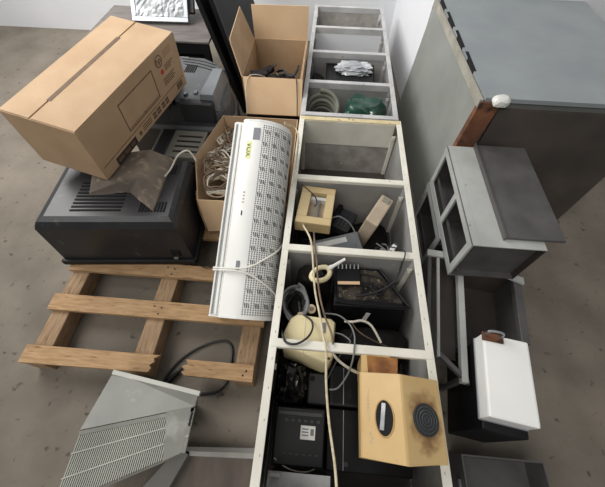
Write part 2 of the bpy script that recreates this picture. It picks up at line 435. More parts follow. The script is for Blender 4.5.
# ================================================================ beige recorder box behind the television
t = thing('video_recorder', 'beige grey slotted equipment box behind the black television', 'recorder', (-0.80, 1.5, 0.122))
b = MB(); b.bar((-1.0, 1.38, 0.1225), (-0.705, 1.62, 0.355), bev=0.006, seg=2); bo = b.build('case', 'beige_plastic', t)
for i in range(5):
    s = MB(); s.bar((-0.88, 1.372 + 0.0, 0.15 + i * 0.04), (-0.72, 1.382, 0.162 + i * 0.04)); s.build('slot', 'tv_grey_dark', bo)
for i in range(4):
    s = MB(); s.bar((-0.87, 1.42 + i * 0.045, 0.3545), (-0.725, 1.435 + i * 0.045, 0.3565)); s.build('slot', 'tv_grey_dark', bo)
b = MB(); b.bar((-0.985, 1.376, 0.128), (-0.905, 1.62, 0.360), bev=0.005); b.build('side_bay', 'tv_grey_dark', t)

# ================================================================ grey CRT television behind
t = thing('crt_television', 'grey tube television with stepped rear housing beside a printed carton', 'television', (-0.85, 2.0, 0))
pl = [(-1.25, 1.66), (-0.62, 1.66), (-0.575, 1.72), (-0.56, 1.83), (-0.59, 1.98), (-0.66, 2.13), (-0.75, 2.25), (-0.86, 2.32), (-1.25, 2.335)]
def ins(p, k): return [(x + (-0.9 - x) * k, y + (2.0 - y) * k) for x, y in p]
b = MB(); b.rings([[(x, y, 0) for x, y in pl], [(x, y, 0.24) for x, y in pl]]); b.build('front_bezel', 'tv_grey_dark', t)
b = MB(); b.rings([[(x, y, 0.24) for x, y in ins(pl, 0.02)], [(x, y, 0.255) for x, y in ins(pl, 0.01)], [(x, y, 0.27) for x, y in ins(pl, 0.03)]]); b.build('seam_trim', 'tv_grey_light', t)
b = MB(); b.rings([[(x, y, 0.268) for x, y in ins(pl, 0.05)], [(x, y, 0.335) for x, y in ins(pl, 0.10)], [(x, y, 0.36) for x, y in ins(pl, 0.15)]]); back = b.build('rear_cover', 'tv_grey', t)
b = MB(); b.hexa([(-0.90, 1.70, 0.34), (-0.645, 1.70, 0.34), (-0.645, 2.03, 0.34), (-1.05, 2.03, 0.34)], [(-0.90, 1.72, 0.375), (-0.70, 1.72, 0.375), (-0.70, 1.99, 0.375), (-1.03, 1.99, 0.375)]); b.build('tube_hump', 'tv_grey', t)
b = MB(); b.hexa([(-0.74, 1.70, 0.35), (-0.63, 1.70, 0.35), (-0.64, 2.02, 0.35), (-0.72, 2.02, 0.35)], [(-0.735, 1.71, 0.425), (-0.655, 1.71, 0.425), (-0.66, 2.0, 0.425), (-0.72, 2.0, 0.425)]); b.build('side_housing', 'tv_grey_light', t)
b = MB(); b.bar((-1.22, 1.67, 0.36), (-0.92, 1.90, 0.425), bev=0.01, seg=2); b.build('neck_housing', 'tv_grey_dark', t)
b = MB(); b.bar((-0.86, 1.665, 0.30), (-0.66, 1.715, 0.40), bev=0.006); b.build('socket_panel', 'tv_grey_dark', t)
for i, (x, y) in enumerate([(-0.86, 1.80), (-0.80, 1.82)]):
    s = MB(); s.box((x, y, 0.378), (0.02, 0.03, 0.012), bev=0.002); s.build('clip', 'tv_grey_light', t)
for i in range(3):
    s = MB(); s.tube([(-1.02 + 0.02 * i, 2.255 - i * 0.035, 0.357), (-0.88, 2.235 - i * 0.035, 0.357), (-0.76, 2.19 - i * 0.035, 0.357)], 0.006, 5); s.build('vent_slot', 'tv_vent', back)
for i in range(6):
    s = MB(); s.box((-0.955 + i * 0.013, 2.13, 0.3605), (0.006, 0.09, 0.004)); s.build('vent_slot', 'tv_vent', back)
s = MB(); s.box((-1.02, 2.275, 0.355), (0.07, 0.02, 0.006)); s.build('maker_plate', 'label_white', t)
t.scale = (1, 1, 1.28)

# ================================================================ big printed carton
BL, BWD, BH = 0.80, 0.36, 0.293
m = frame((0.97129, -0.2234, -0.08176), (0.22854, 0.97169, 0.05996), (0.06605, -0.07693, 0.99485), (-0.833, 1.806, 0.55))   # local x out of the printed face, y away, z up
t = thing('printed_carton', 'large closed brown carton printed with a screen outline and round logo', 'box', mtx=m)
b = MB(); b.bar((-BWD, -BL, 0), (0, 0, BH), bev=0.004, seg=2); cb = b.build('carton_body', 'kraft', t, world=False)
for x0, x1 in ((-0.208, -0.002), (-BWD + 0.002, -0.216)):
    b = MB(); b.bar((x0, -BL + 0.004, BH - 0.001), (x1, -0.004, BH + 0.004), bev=0.001); b.build('top_flap', 'kraft', t, world=False)
b = MB(); b.bar((-0.222, -BL + 0.12, BH + 0.003), (-0.20, -0.16, BH + 0.0048)); b.build('hand_slot', 'print_ink', t, world=False)


def ink(name, y0, y1, z0, z1, mm='print_ink', tk=0.0012):
    p = MB(); p.bar((-0.0005, y0, z0), (tk, y1, z1)); return p.build(name, mm, t, world=False)


# screen outline
FY0, FY1, FZ0, FZ1 = -0.545, -0.255, 0.086, 0.238
for a in ((FY0, FY1, FZ1 - 0.005, FZ1), (FY0, FY1, FZ0, FZ0 + 0.005), (FY0, FY0 + 0.005, FZ0, FZ1), (FY1 - 0.005, FY1, FZ0, FZ1), (FY0, FY1, FZ0 + 0.012, FZ0 + 0.0145)):
    ink('printed_frame_line', *a)
ink('printed_frame_line', -0.78, -0.02, 0.064, 0.067); ink('printed_mark', -0.404, -0.396, 0.094, 0.102)
rg = MB()
for k in range(24):
    a0, a1 = 2 * math.pi * k / 24, 2 * math.pi * (k + 1) / 24
    pts = [(0.0012, -0.184 + math.cos(a) * r, 0.240 + math.sin(a) * r) for a, r in ((a0, 0.030), (a1, 0.030), (a1, 0.025), (a0, 0.025))]
    rg.bm.faces.new([rg.bm.verts.new(p) for p in pts])
rg.build('round_logo', 'print_ink', t, world=False)
face_m = Matrix(((0, 0, 1, 0.0008), (1, 0, 0, -0.184), (0, 1, 0, 0.242), (0, 0, 0, 1)))
text_mesh('hp', 0.044, 'print_ink', 'logo_letters', t, face_m)
b = MB(); b.cyl((0, -0.178, 0.180), (1, 0, 0), 0.013, 0.0012, 14, bevel=False); b.build('red_mark', 'ink_red', t, world=False)
for i in range(4): ink('printed_text_line', -0.135, -0.06, 0.262 - i * 0.010, 0.266 - i * 0.010, 'kraft_dark')
for i in range(3): ink('printed_text_line', -0.150, -0.07 - 0.012 * i, 0.195 - i * 0.011, 0.199 - i * 0.011)
for i in range(4): ink('printed_text_line', -0.19, -0.08 - 0.014 * (i % 2), 0.140 - i * 0.011, 0.144 - i * 0.011)
for y, w in ((-0.20, 0.03), (-0.24, 0.03), (-0.285, 0.035), (-0.33, 0.03)):
    for k in range(2): ink('printed_symbol', y - w, y, 0.018 + k * 0.019, 0.032 + k * 0.019)
for i in range(6): ink('barcode_bar', -0.095 + i * 0.010, -0.089 + i * 0.010, 0.02, 0.055)
for i in range(3): ink('printed_text_line', -0.46, -0.38, 0.046 - i * 0.012, 0.05 - i * 0.012)
b = MB(); b.cyl((0, -0.488, 0.030), (1, 0, 0), 0.012, 0.0012, 12, bevel=False); b.build('printed_symbol', 'print_ink', t, world=False)
lb = ink('black_label', -0.70, -0.53, 0.004, 0.046, 'label_black')
for y0, y1 in ((-0.69, -0.645), (-0.635, -0.59), (-0.58, -0.545)):
    p = MB(); p.bar((0.0008, y0, 0.014), (0.0018, y1, 0.036)); p.build('label_print', 'print_ink', lb, world=False)

# ================================================================ table with the wrapped screen, top left
t = thing('side_table', 'low table with worn grey wooden top and black apron by the wall', 'table', (-1.3, 2.62, 0))
b = MB(); b.bar((-1.75, 2.375, 0.505), (-0.845, 2.90, 0.522), bev=0.003); b.build('tabletop', 'wood_board', t)
b = MB(); b.bar((-1.74, 2.382, 0.43), (-0.852, 2.40, 0.506), bev=0.002); b.build('apron', 'black_plastic', t)
b = MB(); b.bar((-1.74, 2.872, 0.43), (-0.852, 2.89, 0.506), bev=0.002); b.build('apron', 'black_plastic', t)
b = MB(); b.bar((-1.73, 2.405, 0.03), (-0.856, 2.412, 0.44)); b.build('front_panel', 'black_plastic', t)
b = MB(); b.bar((-1.73, 2.40, 0.03), (-0.86, 2.88, 0.05)); b.build('lower_shelf', 'black_plastic', t)
for x in (-1.72, -0.88):
    for y in (2.40, 2.86):
        b = MB(); b.box((x, y, 0.25), (0.04, 0.04, 0.51), bev=0.003); b.build('leg', 'black_plastic', t)
t = thing('wrapped_screen', 'silver framed flat screen wrapped in crumpled clear film on the low table', 'screen', mtx=Matrix.Translation((-1.26, 2.60, 0.545)) @ Matrix.Rotation(math.radians(2), 4, 'Z') @ Matrix.Rotation(math.radians(-38), 4, 'X'))
b = MB()
for lo, hi in (((-0.21, 0, 0), (0.21, 0.035, 0.03)), ((-0.21, 0, 0.32), (0.21, 0.035, 0.35)), ((-0.21, 0, 0.03), (-0.18, 0.035, 0.32)), ((0.18, 0, 0.03), (0.21, 0.035, 0.32))):
    b.bar(lo, hi, bev=0.002)
b.build('screen_frame', 'silver', t, world=False)
b = MB(); b.bar((-0.18, 0.012, 0.03), (0.18, 0.03, 0.32)); b.build('screen_panel', 'silver', t, world=False)
b = MB()
gx, gz = 24, 18; V = [[b.bm.verts.new((-0.178 + 0.356 * i / gx, 0.006 - 0.02 * abs(noise.noise(Vector((i * 0.35, j * 0.35, 3)))) , 0.032 + 0.286 * j / gz)) for i in range(gx + 1)] for j in range(gz + 1)]
for j in range(gz):
    for i in range(gx): b.bm.faces.new((V[j][i], V[j][i + 1], V[j + 1][i + 1], V[j + 1][i]))
b.build('film_wrap', 'film_wrap', t, world=False)
b = MB(); b.bar((-0.20, 0.034, 0.07), (0.245, 0.07, 0.34), bev=0.004); b.build('rear_case', 'tv_grey_dark', t, world=False)

# ================================================================ black flat panels leaning beside the carton
for i, (bx, tx, dy, label) in enumerate(((-0.66, -0.90, 0.0, 'flat black panel leaning on the low table, behind another black panel'),
                                         (-0.60, -0.82, 0.03, 'flat glossy black panel leaning in front of another, next to open carton'))):
    y0, y1 = 2.34 + dy, 3.35
    nrm = Vector((0.75, 0, 0.24)).normalized()
    p = MB(); p.sheet([(bx, y0, 0.01), (bx, y1, 0.01), (tx, y1 + 0.02, 0.78), (tx, y0 + 0.10, 0.78)], nrm, 0.022)
    t = thing('flat_panel', label, 'panel', (bx, 2.8, 0)); po = p.build('panel_face', 'black_gloss', t)
    e = MB(); e.sheet([(bx - 0.005, y0 - 0.008, 0.0), (bx - 0.005, y0 + 0.02, 0.0), (tx - 0.005, y0 + 0.12, 0.79), (tx - 0.005, y0 + 0.092, 0.79)], nrm, 0.032); e.build('edge_strip', 'black_plastic', t)

# ================================================================ open carton with adapters
t = thing('open_carton', 'open brown carton with raised flaps holding black power adapters', 'box', (-0.345, 2.26, 0))
x0, x1, y0, y1, h_ = -0.545, -0.152, 2.0, 2.52, 0.50; th = 0.006
for lo, hi, mm in (((x0, y0, 0), (x1, y0 + th, h_), 'kraft_dark'), ((x0, y1 - th, 0), (x1, y1, h_), 'kraft'), ((x0, y0 + th, 0), (x0 + th, y1 - th, h_), 'kraft'), ((x1 - th, y0 + th, 0), (x1, y1 - th, h_), 'kraft')):
    b = MB(); b.bar(lo, hi); b.build('carton_wall', mm, t)
b = MB(); b.bar((x0, y0, 0.001), (x1, y1, 0.007)); b.build('carton_base', 'kraft_dark', t)
b = MB(); b.sheet([(x0 + 0.01, y0 + 0.001, h_), (x1 + 0.004, y0 + 0.001, h_), (x1 + 0.008, y0 - 0.145, h_ - 0.165), (x0 + 0.04, y0 - 0.135, h_ - 0.175)], (0, 0.5, -0.5), -0.005); b.build('carton_flap', 'kraft_light', t)
b = MB(); b.sheet([(x0 + 0.004, y1 - 0.003, h_), (x1 - 0.002, y1 - 0.003, h_), (x1 + 0.002, y1 + 0.04, h_ + 0.20), (x0 - 0.008, y1 + 0.04, h_ + 0.195)], (0, 1, 0), 0.005); b.build('carton_flap', 'kraft_light', t)
b = MB(); b.sheet([(x0 + 0.003, y0 + 0.005, h_), (x0 + 0.003, y1 - 0.01, h_), (x0 - 0.075, y1 - 0.01, h_ + 0.2), (x0 - 0.075, y0 + 0.14, h_ + 0.16), (x0 - 0.066, y0 + 0.12, h_ + 0.14)], (-1, 0, -0.3), 0.005); b.build('carton_flap', 'kraft', t)
b = MB(); b.sheet([(x1 - 0.008, y0 + 0.01, h_ - 0.002), (x1 - 0.008, y1 - 0.01, h_ - 0.002), (x1 - 0.02, y1 - 0.03, h_ - 0.17), (x1 - 0.02, y0 + 0.03, h_ - 0.17)], (-1, 0, 0), 0.004); b.build('carton_flap', 'kraft', t)
b = MB(); b.bar((x0 - 0.001, y0 - 0.0015, 0.17), (x1 + 0.001, y0 + 0.001, 0.225)); b.build('tape_band', 'dark_tape', t)
b = MB(); b.blob((-0.35, 2.12, 0.22), (0.20, 0.13, 0.215), 0.10, 5, 3, 4, lo=(-0.532, 2.012, 0.009), hi=(-0.178, 2.225, 0.425)); one(b, 'black_cloth', 'black_rough', 'dark crumpled lining under the adapters in open carton', 'cloth', loc=(-0.35, 2.26, 0.02), smooth=True)
adp = [(-0.45, 2.115, 0.449, 0.3, 'long black power adapter at left in open carton', (0.11, 0.075, 0.045)),
       (-0.35, 2.09, 0.443, -0.2, 'black power adapter in the middle of open carton', (0.09, 0.05, 0.03)),
       (-0.27, 2.10, 0.443, 0.5, 'small black power adapter beside coiled lead in open carton', (0.07, 0.05, 0.03)),
       (-0.40, 2.19, 0.446, 0.9, 'black charger lying across the others in open carton', (0.08, 0.045, 0.035))]
for x, y, z, r, lb, s in adp:
    t = thing('power_adapter', lb, 'adapter', (x, y, z - s[2] / 2), r, 'adapters in the open carton')
    b = MB(); b.box((0, 0, s[2] / 2), s, bev=0.006, seg=2); b.build('adapter_body', 'black_plastic', t, world=False)
    b = MB(); b.tube([(s[0] / 2, 0, s[2] / 2), (s[0] / 2 + 0.015, 0.004, s[2] + 0.006), (s[0] / 2 + 0.02, -0.02, s[2] + 0.008), (s[0] / 2 - 0.01, -0.03, s[2] + 0.004)], 0.003, 5); b.build('adapter_lead', 'cable_black', t, world=False)
b = MB()
for k in range(3):
    b.tube([(-0.305 + 0.030 * math.cos(a), 2.115 + 0.03 * math.sin(a), 0.468 + 0.006 * k + 0.004 * math.sin(a * 2)) for a in [2 * math.pi * i / 10 for i in range(10)]], 0.0035, 5, closed=True)
b.tube([(-0.28, 2.11, 0.486), (-0.225, 2.07, 0.482), (-0.195, 2.09, 0.50), (-0.185, 2.14, 0.51)], 0.008, 6)
one(b, 'coiled_lead', 'cable_black', 'small coil of black lead at the right in open carton', 'cable', loc=(-0.305, 2.10, 0.45), smooth=True)
b = MB(); b.tube([(-0.50, 1.835, 0.345), (-0.51, 1.95, 0.468), (-0.49, 2.0, 0.508), (-0.44, 2.025, 0.502), (-0.40, 2.05, 0.475), (-0.385, 2.06, 0.434)], 0.003, 5)
one(b, 'thin_lead', 'cable_white', 'thin pale lead hanging over the front flap of open carton', 'cable', loc=(-0.5, 1.83, 0.34), smooth=True)
b = MB(); b.tube([(-0.215, 2.06, 0.434), (-0.205, 2.03, 0.49), (-0.19, 2.0, 0.507), (-0.178, 1.93, 0.442), (-0.170, 1.84, 0.345)], 0.003, 5)
one(b, 'thin_lead', 'cable_black', 'thin black lead hanging over the front flap of open carton', 'cable', loc=(-0.2, 2.0, 0.4), smooth=True)

# ================================================================ open carton full of cables
t = thing('cable_carton', 'sagging open brown carton full of tan cables beneath the white air curtain', 'box', (-0.42, 1.38, 0.122))
top = [(-0.632, 1.075, 0.345), (-0.702, 1.345, 0.40), (-0.615, 1.70, 0.42), (-0.152, 1.70, 0.42), (-0.150, 1.085, 0.345)]
bot = [(-0.590, 1.10, 0.1275), (-0.605, 1.33, 0.1275), (-0.575, 1.66, 0.1275), (-0.155, 1.66, 0.1275), (-0.155, 1.10, 0.1275)]
for i in range(5):
    j = (i + 1) % 5
    a, b_, c, d_ = map(Vector, (bot[i], bot[j], top[j], top[i]))
    n = (b_ - a).cross(d_ - a).normalized()
    p = MB(); p.sheet([a, b_, c, d_], n, 0.005); p.build('carton_wall', 'kraft_light' if i == 4 else 'kraft', t)
p = MB(); p.rings([[(x, y, 0.123) for x, y, z in bot], [(x, y, 0.128) for x, y, z in bot]]); p.build('carton_base', 'kraft_dark', t)
p = MB(); p.sheet([(-0.632, 1.078, 0.345), (-0.42, 1.082, 0.345), (-0.43, 1.02, 0.17), (-0.600, 1.01, 0.16)], (0, -1, 0.3), 0.004); p.build('carton_flap', 'kraft_light', t)
p = MB(); p.sheet([(-0.634, 1.078, 0.345), (-0.648, 1.13, 0.355), (-0.642, 1.07, 0.25), (-0.605, 1.01, 0.19)], (-1, -0.4, 0.2), 0.004); p.build('carton_flap', 'kraft_dark', t)
p = MB(); p.blob((-0.39, 1.39, 0.22), (0.19, 0.26, 0.10), 0.15, 6, 3, 9, lo=(-0.575, 1.118, 0.1285), hi=(-0.172, 1.645, 0.34)); p.build('cable_bed', 'cable_brown', t, smooth=True)
rnd = random.Random(3)
places = ((-0.535, 1.185, 'nearest the front flap of the sagging carton'), (-0.575, 1.32, 'against the bent side wall of the sagging carton'),
          (-0.51, 1.42, 'beside the air curtain in the sagging carton'), (-0.52, 1.56, 'at the back wall of the sagging carton'))
hues = (('cable_tan', 'tan'), ('cable_white', 'off-white'), ('cable_brown', 'brown'))
for k in range(12):
    px, py, where = places[k % 4]; mm, hue = hues[k // 4]
    cx_, cy_ = px + rnd.uniform(-0.02, 0.02), py + rnd.uniform(-0.02, 0.02)
    pts = []; turns = 4; rt = rnd.uniform(0, 3); zc = 0.330 + 0.024 * (k // 4); tl = rnd.uniform(-0.12, 0.12)
    for i in range(turns * 9):
        a = 2 * math.pi * i / 9; w = 1 + rnd.uniform(-0.28, 0.28); ra, rb = 0.066, 0.098
        u, v = ra * w * math.cos(a), rb * w * math.sin(a)
        x = cx_ + u * math.cos(rt) - v * math.sin(rt); y = cy_ + u * math.sin(rt) + v * math.cos(rt)
        lim = -0.588 - 0.055 * max(0, min(1, (y - 1.10) / 0.23)) + 0.06 * max(0, (y - 1.40) / 0.3)
        pts.append((min(max(x, lim), -0.40), min(max(y, 1.125), 1.625), zc + tl * u + 0.0045 * (i / 9) + rnd.uniform(-0.016, 0.022)))
    b = MB(); b.tube(pts, (0.0045, 0.005, 0.004)[k // 4], 5, smoothk=4)
    one(b, 'cable_coil', mm, hue + ' coil of cable ' + where, 'cable', 'coils of cable in the sagging carton', loc=(cx_, cy_, zc), smooth=True)

# ================================================================ white air curtain
A0 = Vector((-0.298, 0.462, 0.306)); A1 = Vector((-0.290, 1.335, 0.668))
ay = (A1 - A0).normalized(); ax = Vector((1, 0, 0)); ax = (ax - ay * ax.dot(ay)).normalized()
ax = (Matrix.Rotation(math.radians(4), 3, ay) @ ax); az = ax.cross(ay)
LEN, HB = (A1 - A0).length, 0.19
org = A0 - az * HB
t = thing('air_curtain', 'long white air curtain unit with perforated grille tied with string', 'air curtain', mtx=frame(ax, ay, az, org))
HW = 0.143
prof = [(-HW, 0.0), (-HW, 0.135), (-HW + 0.012, 0.148), (-HW + 0.05, 0.148), (-HW + 0.05, 0.172), (-HW + 0.062, 0.184), (-0.012, 0.192), (0.004, 0.190)]
arc = [(0.004, 0.190), (0.034, 0.187), (0.062, 0.179), (0.088, 0.166), (0.110, 0.148), (0.127, 0.126), (0.138, 0.100), (HW, 0.07)]
full = prof + arc[1:] + [(HW, 0.0)]
b = MB(); b.rings([[(u, 0.008, w) for u, w in full], [(u, LEN - 0.008, w) for u, w in full]]); b.build('casing', 'appliance_white', t, world=False, smooth=True)
for y in (0, LEN - 0.008):
    b = MB(); g = [(u * 1.012, w * 1.008) for u, w in full]; b.rings([[(u, y, w) for u, w in g], [(u, y + 0.008, w) for u, w in g]]); b.build('end_cap', 'appliance_white', t, world=False)
for u, w_ in ((-HW + 0.008, 0.008), (-HW + 0.030, 0.012), (-HW + 0.044, 0.005)):
    b = MB(); b.bar((u - w_ / 2, 0.01, 0.146), (u + w_ / 2, LEN - 0.01, 0.158), bev=0.002); b.build('outlet_louvre', 'appliance_white', t, world=False)
b = MB(); b.bar((-HW + 0.013, 0.012, 0.1475), (-HW + 0.023, LEN - 0.012, 0.1492)); b.build('outlet_gap', 'outlet_grey', t, world=False)


def arcpt(s):                       # s 0..1 along the grille arc
    seg = [math.dist(arc[i], arc[i + 1]) for i in range(len(arc) - 1)]; T = sum(seg) * s
    for i, l in enumerate(seg):
        if T <= l or i == len(seg) - 1:
            k = min(1, T / l); p = [arc[i][q] + (arc[i + 1][q] - arc[i][q]) * k for q in (0, 1)]
            dn = Vector((-(arc[i + 1][1] - arc[i][1]), arc[i + 1][0] - arc[i][0])).normalized()
            if dn.y < 0: dn = -dn
            return Vector(p), dn
        T -= l


perf = MB()
for i in range(17):
    p, n = arcpt(0.03 + 0.90 * i / 16); tg = Vector((n.y, -n.x))
    for k in range(92):
        y = 0.022 + (LEN - 0.05) * k / 91
        q = p + n * 0.0006; hw = 0.0026; hl = 0.0027
        vs = [perf.bm.verts.new((q.x + tg.x * a * hw, y + c * hl, q.y + tg.y * a * hw)) for a, c in ((-1, -1), (1, -1), (1, 1), (-1, 1))]
        perf.bm.faces.new(vs)
po = perf.build('perforation', 'hole_dark', t, world=False); po['kind'] = 'stuff'
for r in range(14):
    y = 0.06 + (LEN - 0.12) * r / 13
    for c in range(4):
        s = 0.10 + 0.225 * c + (0.02 if r % 2 else 0)
        pl_ = MB(); p, n = arcpt(s); tg = Vector((n.y, -n.x)); q = p + n * 0.0007
        mt = frame((tg.x, 0, tg.y), (0, 1, 0), (n.x, 0, n.y), (q.x, y, q.y))
        pl_.box((0, 0, 0), (0.026, 0.027, 0.001), mtx=mt); pl_.build('slot_surround', 'appliance_white', t, world=False)
        sl = MB()
        for k in range(3): sl.box((-0.0078 + k * 0.0078, 0, 0.0006), (0.0042, 0.022, 0.0012), rot=(0, 0, 0.25), mtx=mt)
        sl.build('slot_group', 'hole_dark', t, world=False)
b = MB(); b.box((-0.022, LEN - 0.075, 0.1915), (0.032, 0.062, 0.0015), rot=(0, math.radians(-6.5), 0)); b.build('rating_sticker', 'sticker_grey', t, world=False)
b = MB(); b.box((-0.052, LEN - 0.16, 0.1872), (0.024, 0.090, 0.0015), rot=(0, math.radians(-6.5), 0)); st = b.build('logo_sticker', 'logo_yellow', t, world=False)
tm = Matrix.Translation((-0.052, LEN - 0.16, 0.1886)) @ Matrix.Rotation(math.radians(-90), 4, 'Z')
text_mesh('VOX', 0.032, 'logo_ink', 'logo_letters', st, tm)
b = MB(); b.box((-0.047, LEN * 0.50, 0.1878), (0.006, 0.022, 0.0016), rot=(0, math.radians(-6.5), 0)); b.build('indicator_mark', 'hole_dark', t, world=False)
for k in range(4):
    b = MB(); b.box((-0.047, LEN * 0.555 + k * 0.016, 0.1878), (0.010, 0.007, 0.0012), rot=(0, math.radians(-6.5), 0)); b.build('indicator_mark', 'pink_grey', t, world=False)
b = MB(); b.box((-0.035, LEN * 0.24, 0.191), (0.016, 0.05, 0.008), bev=0.002); b.build('buckle', 'sticker_grey', t, world=False)


def air_string(lbl, ys, ye, off=0.0):
    b = MB(); pts = []
    path = [(-HW - 0.007, 0.10)] + [(u, w + 0.005) for u, w in ((-HW - 0.002, 0.157), (-HW + 0.03, 0.163), (-HW + 0.06, 0.190), (-0.012, 0.1965))] + [(u + 0.004, w + 0.006) for u, w in arc[1:]]
    for i, (u, w) in enumerate(path):
        k = i / (len(path) - 1); pts.append((u, ys + (ye - ys) * max(0, (k - 0.35) / 0.65) + off, w))
    b.tube([frame(ax, ay, az, org) @ Vector(p) for p in pts], 0.0042, 6, smoothk=3)
    return one(b, 'tie_string', 'string_white', lbl, 'string', loc=tuple(frame(ax, ay, az, org) @ Vector(pts[0])), smooth=True)


air_string('white string around air curtain slanting up across the grille', 0.215, 0.36)
air_string('white string around air curtain slanting down across the grille', 0.205, 0.10)
b = MB()
for k in range(2):
    b.tube([(-0.133, 1.12 + k * 0.05, 0.45), (-0.122, 1.22, 0.52 - 0.02 * k), (-0.12 + 0.004 * k, 1.34, 0.57), (-0.14, 1.40, 0.585), (-0.17, 1.395, 0.60 + 0.008 * k), (-0.19, 1.375, 0.625 + 0.008 * k)], 0.003, 5)
one(b, 'loose_string', 'rope_cream', 'loose cream string hanging beside the grille end of air curtain', 'string', loc=(-0.15, 1.12, 0.45), smooth=True)

# ================================================================ floor cables
b = MB(); b.tube([(-0.665, 0.205, 0.008), (-0.655, 0.26, 0.008), (-0.62, 0.325, 0.008), (-0.56, 0.385, 0.008), (-0.48, 0.43, 0.008), (-0.41, 0.445, 0.008), (-0.372, 0.415, 0.008), (-0.362, 0.34, 0.008), (-0.362, 0.26, 0.008), (-0.39, 0.215, 0.008), (-0.44, 0.20, 0.008), (-0.49, 0.195, 0.008)], 0.0055, 7)
one(b, 'power_cable', 'cable_black', 'black power cable looped on the concrete across broken plank', 'cable', loc=(-0.5, 0.3, 0), smooth=True)
t = thing('cable_plug', 'black plug with strain relief lying on the concrete by broken plank', 'plug', (-0.62, 0.26, 0), math.radians(52))
b = MB(); b.cyl((-0.05, 0, 0.014), (1, 0, 0), 0.013, 0.075, 12, r2=0.010); b.build('plug_body', 'black_plastic', t, world=False)
b = MB(); b.cyl((0.02, 0, 0.014), (1, 0, 0), 0.008, 0.035, 10, r2=0.006); b.build('strain_relief', 'cable_black', t, world=False)
b = MB(); b.tube([(-0.60, 0.80, 0.13), (-0.56, 0.79, 0.127), (-0.50, 0.815, 0.128), (-0.46, 0.85, 0.135), (-0.42, 0.87, 0.16)], 0.0025, 5)
one(b, 'thin_wire', 'cable_black', 'thin black wire crossing the pallet plank under air curtain', 'cable', loc=(-0.5, 0.81, 0.12), smooth=True)

# ================================================================ grey air conditioner casing bottom left
P_ = [Vector(p) for p in ((-0.80, 0.225, 0.20), (-0.415, 0.168, 0.235), (-0.40, -0.030, 0.275), (-0.80, -0.22, 0.265))]
fold_l, fold_r = Vector((-0.80, 0.005, 0.275)), Vector((-0.405, 0.115, 0.275))
t = thing('air_conditioner', 'grey air conditioner casing with ribbed intake grille lying on concrete', 'air conditioner', (-0.6, 0.03, 0))
b = MB(); b.rings([[(-0.80, 0.21, 0), (-0.50, 0.16, 0), (-0.525, 0.02, 0), (-0.80, -0.08, 0)], [(P_[0].x, P_[0].y - 0.01, P_[0].z - 0.02), (P_[1].x - 0.01, P_[1].y - 0.01, P_[1].z - 0.02), (P_[2].x - 0.01, P_[2].y, P_[2].z - 0.02), (P_[3].x, P_[3].y, P_[3].z - 0.02)]]); b.build('casing', 'ac_grey', t)
b = MB(); b.sheet([P_[0], P_[1], fold_r, fold_l], (0, 0.3, 1), 0.012); b.build('top_cover', 'ac_grey', t)
b = MB(); b.sheet([P_[0] + Vector((0, 0.004, 0.006)), P_[1] + Vector((0.008, 0.004, 0.006)), P_[1] + Vector((0.006, -0.014, 0.008)), P_[0] + Vector((0, -0.014, 0.008))], (0, 0.2, 1), 0.014); b.build('edge_trim', 'ac_light', t)
b = MB(); b.sheet([P_[0] + Vector((0, -0.055, 0.012)), P_[1] + Vector((-0.05, -0.015, 0.012)), P_[1] + Vector((-0.06, -0.025, 0.012)), P_[0] + Vector((0, -0.075, 0.012))], (0, 0.3, 1), 0.006); b.build('edge_trim', 'ac_light', t)
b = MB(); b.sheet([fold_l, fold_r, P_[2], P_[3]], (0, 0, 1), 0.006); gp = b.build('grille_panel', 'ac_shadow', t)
fr = MB()
for a, c in ((fold_l, fold_r), (fold_r, P_[2])):
    d_ = (c - a).normalized(); s_ = Vector((d_.y, -d_.x, 0)) * 0.014
    fr.sheet([a, c, c + s_, a + s_], (0, 0, 1), 0.013)
fr.build('grille_frame', 'ac_grey', t)
ns = 56
for i in range(ns):
    k = (i + 0.5) / ns
    a = fold_l.lerp(fold_r, k) + Vector((0.004, -0.012, 0.006)); c = P_[3].lerp(P_[2], k) + Vector((0.002, 0.01, 0.006))
    s_ = Vector((0.0032, 0, 0)); p = MB(); p.sheet([a - s_ * .5, a + s_ * .5, c + s_ * .5, c - s_ * .5], (0, 0, 1), 0.006); p.build('grille_slat', 'ac_light', gp)
for k in (0.3, 0.62):
    a, c = fold_l.lerp(P_[3], k), fold_r.lerp(P_[2], k); p = MB(); p.sheet([a, c, c + Vector((0, -0.004, 0)), a + Vector((0, -0.004, 0))], (0, 0, 1), 0.0135); p.build('grille_rib', 'ac_light', gp)
a, c = fold_r.lerp(P_[2], 0.0), P_[2]
p = MB(); p.sheet([a + Vector((-0.10, -0.022, 0.006)), a + Vector((-0.012, 0, 0.006)), c + Vector((-0.012, 0, 0.006)), c + Vector((-0.07, -0.03, 0.006))], (0, 0, 1), 0.0075); p.build('blank_plate', 'ac_grey', t)
p = MB(); p.box((-0.409, 0.075, 0.288), (0.007, 0.045, 0.004)); p.build('clip_slot', 'hole_dark', t)
p = MB(); p.cyl((-0.63, 0.115, 0.248), (0, 0.3, 1), 0.011, 0.006, 12); p.build('screw_cap', 'ac_light', t)

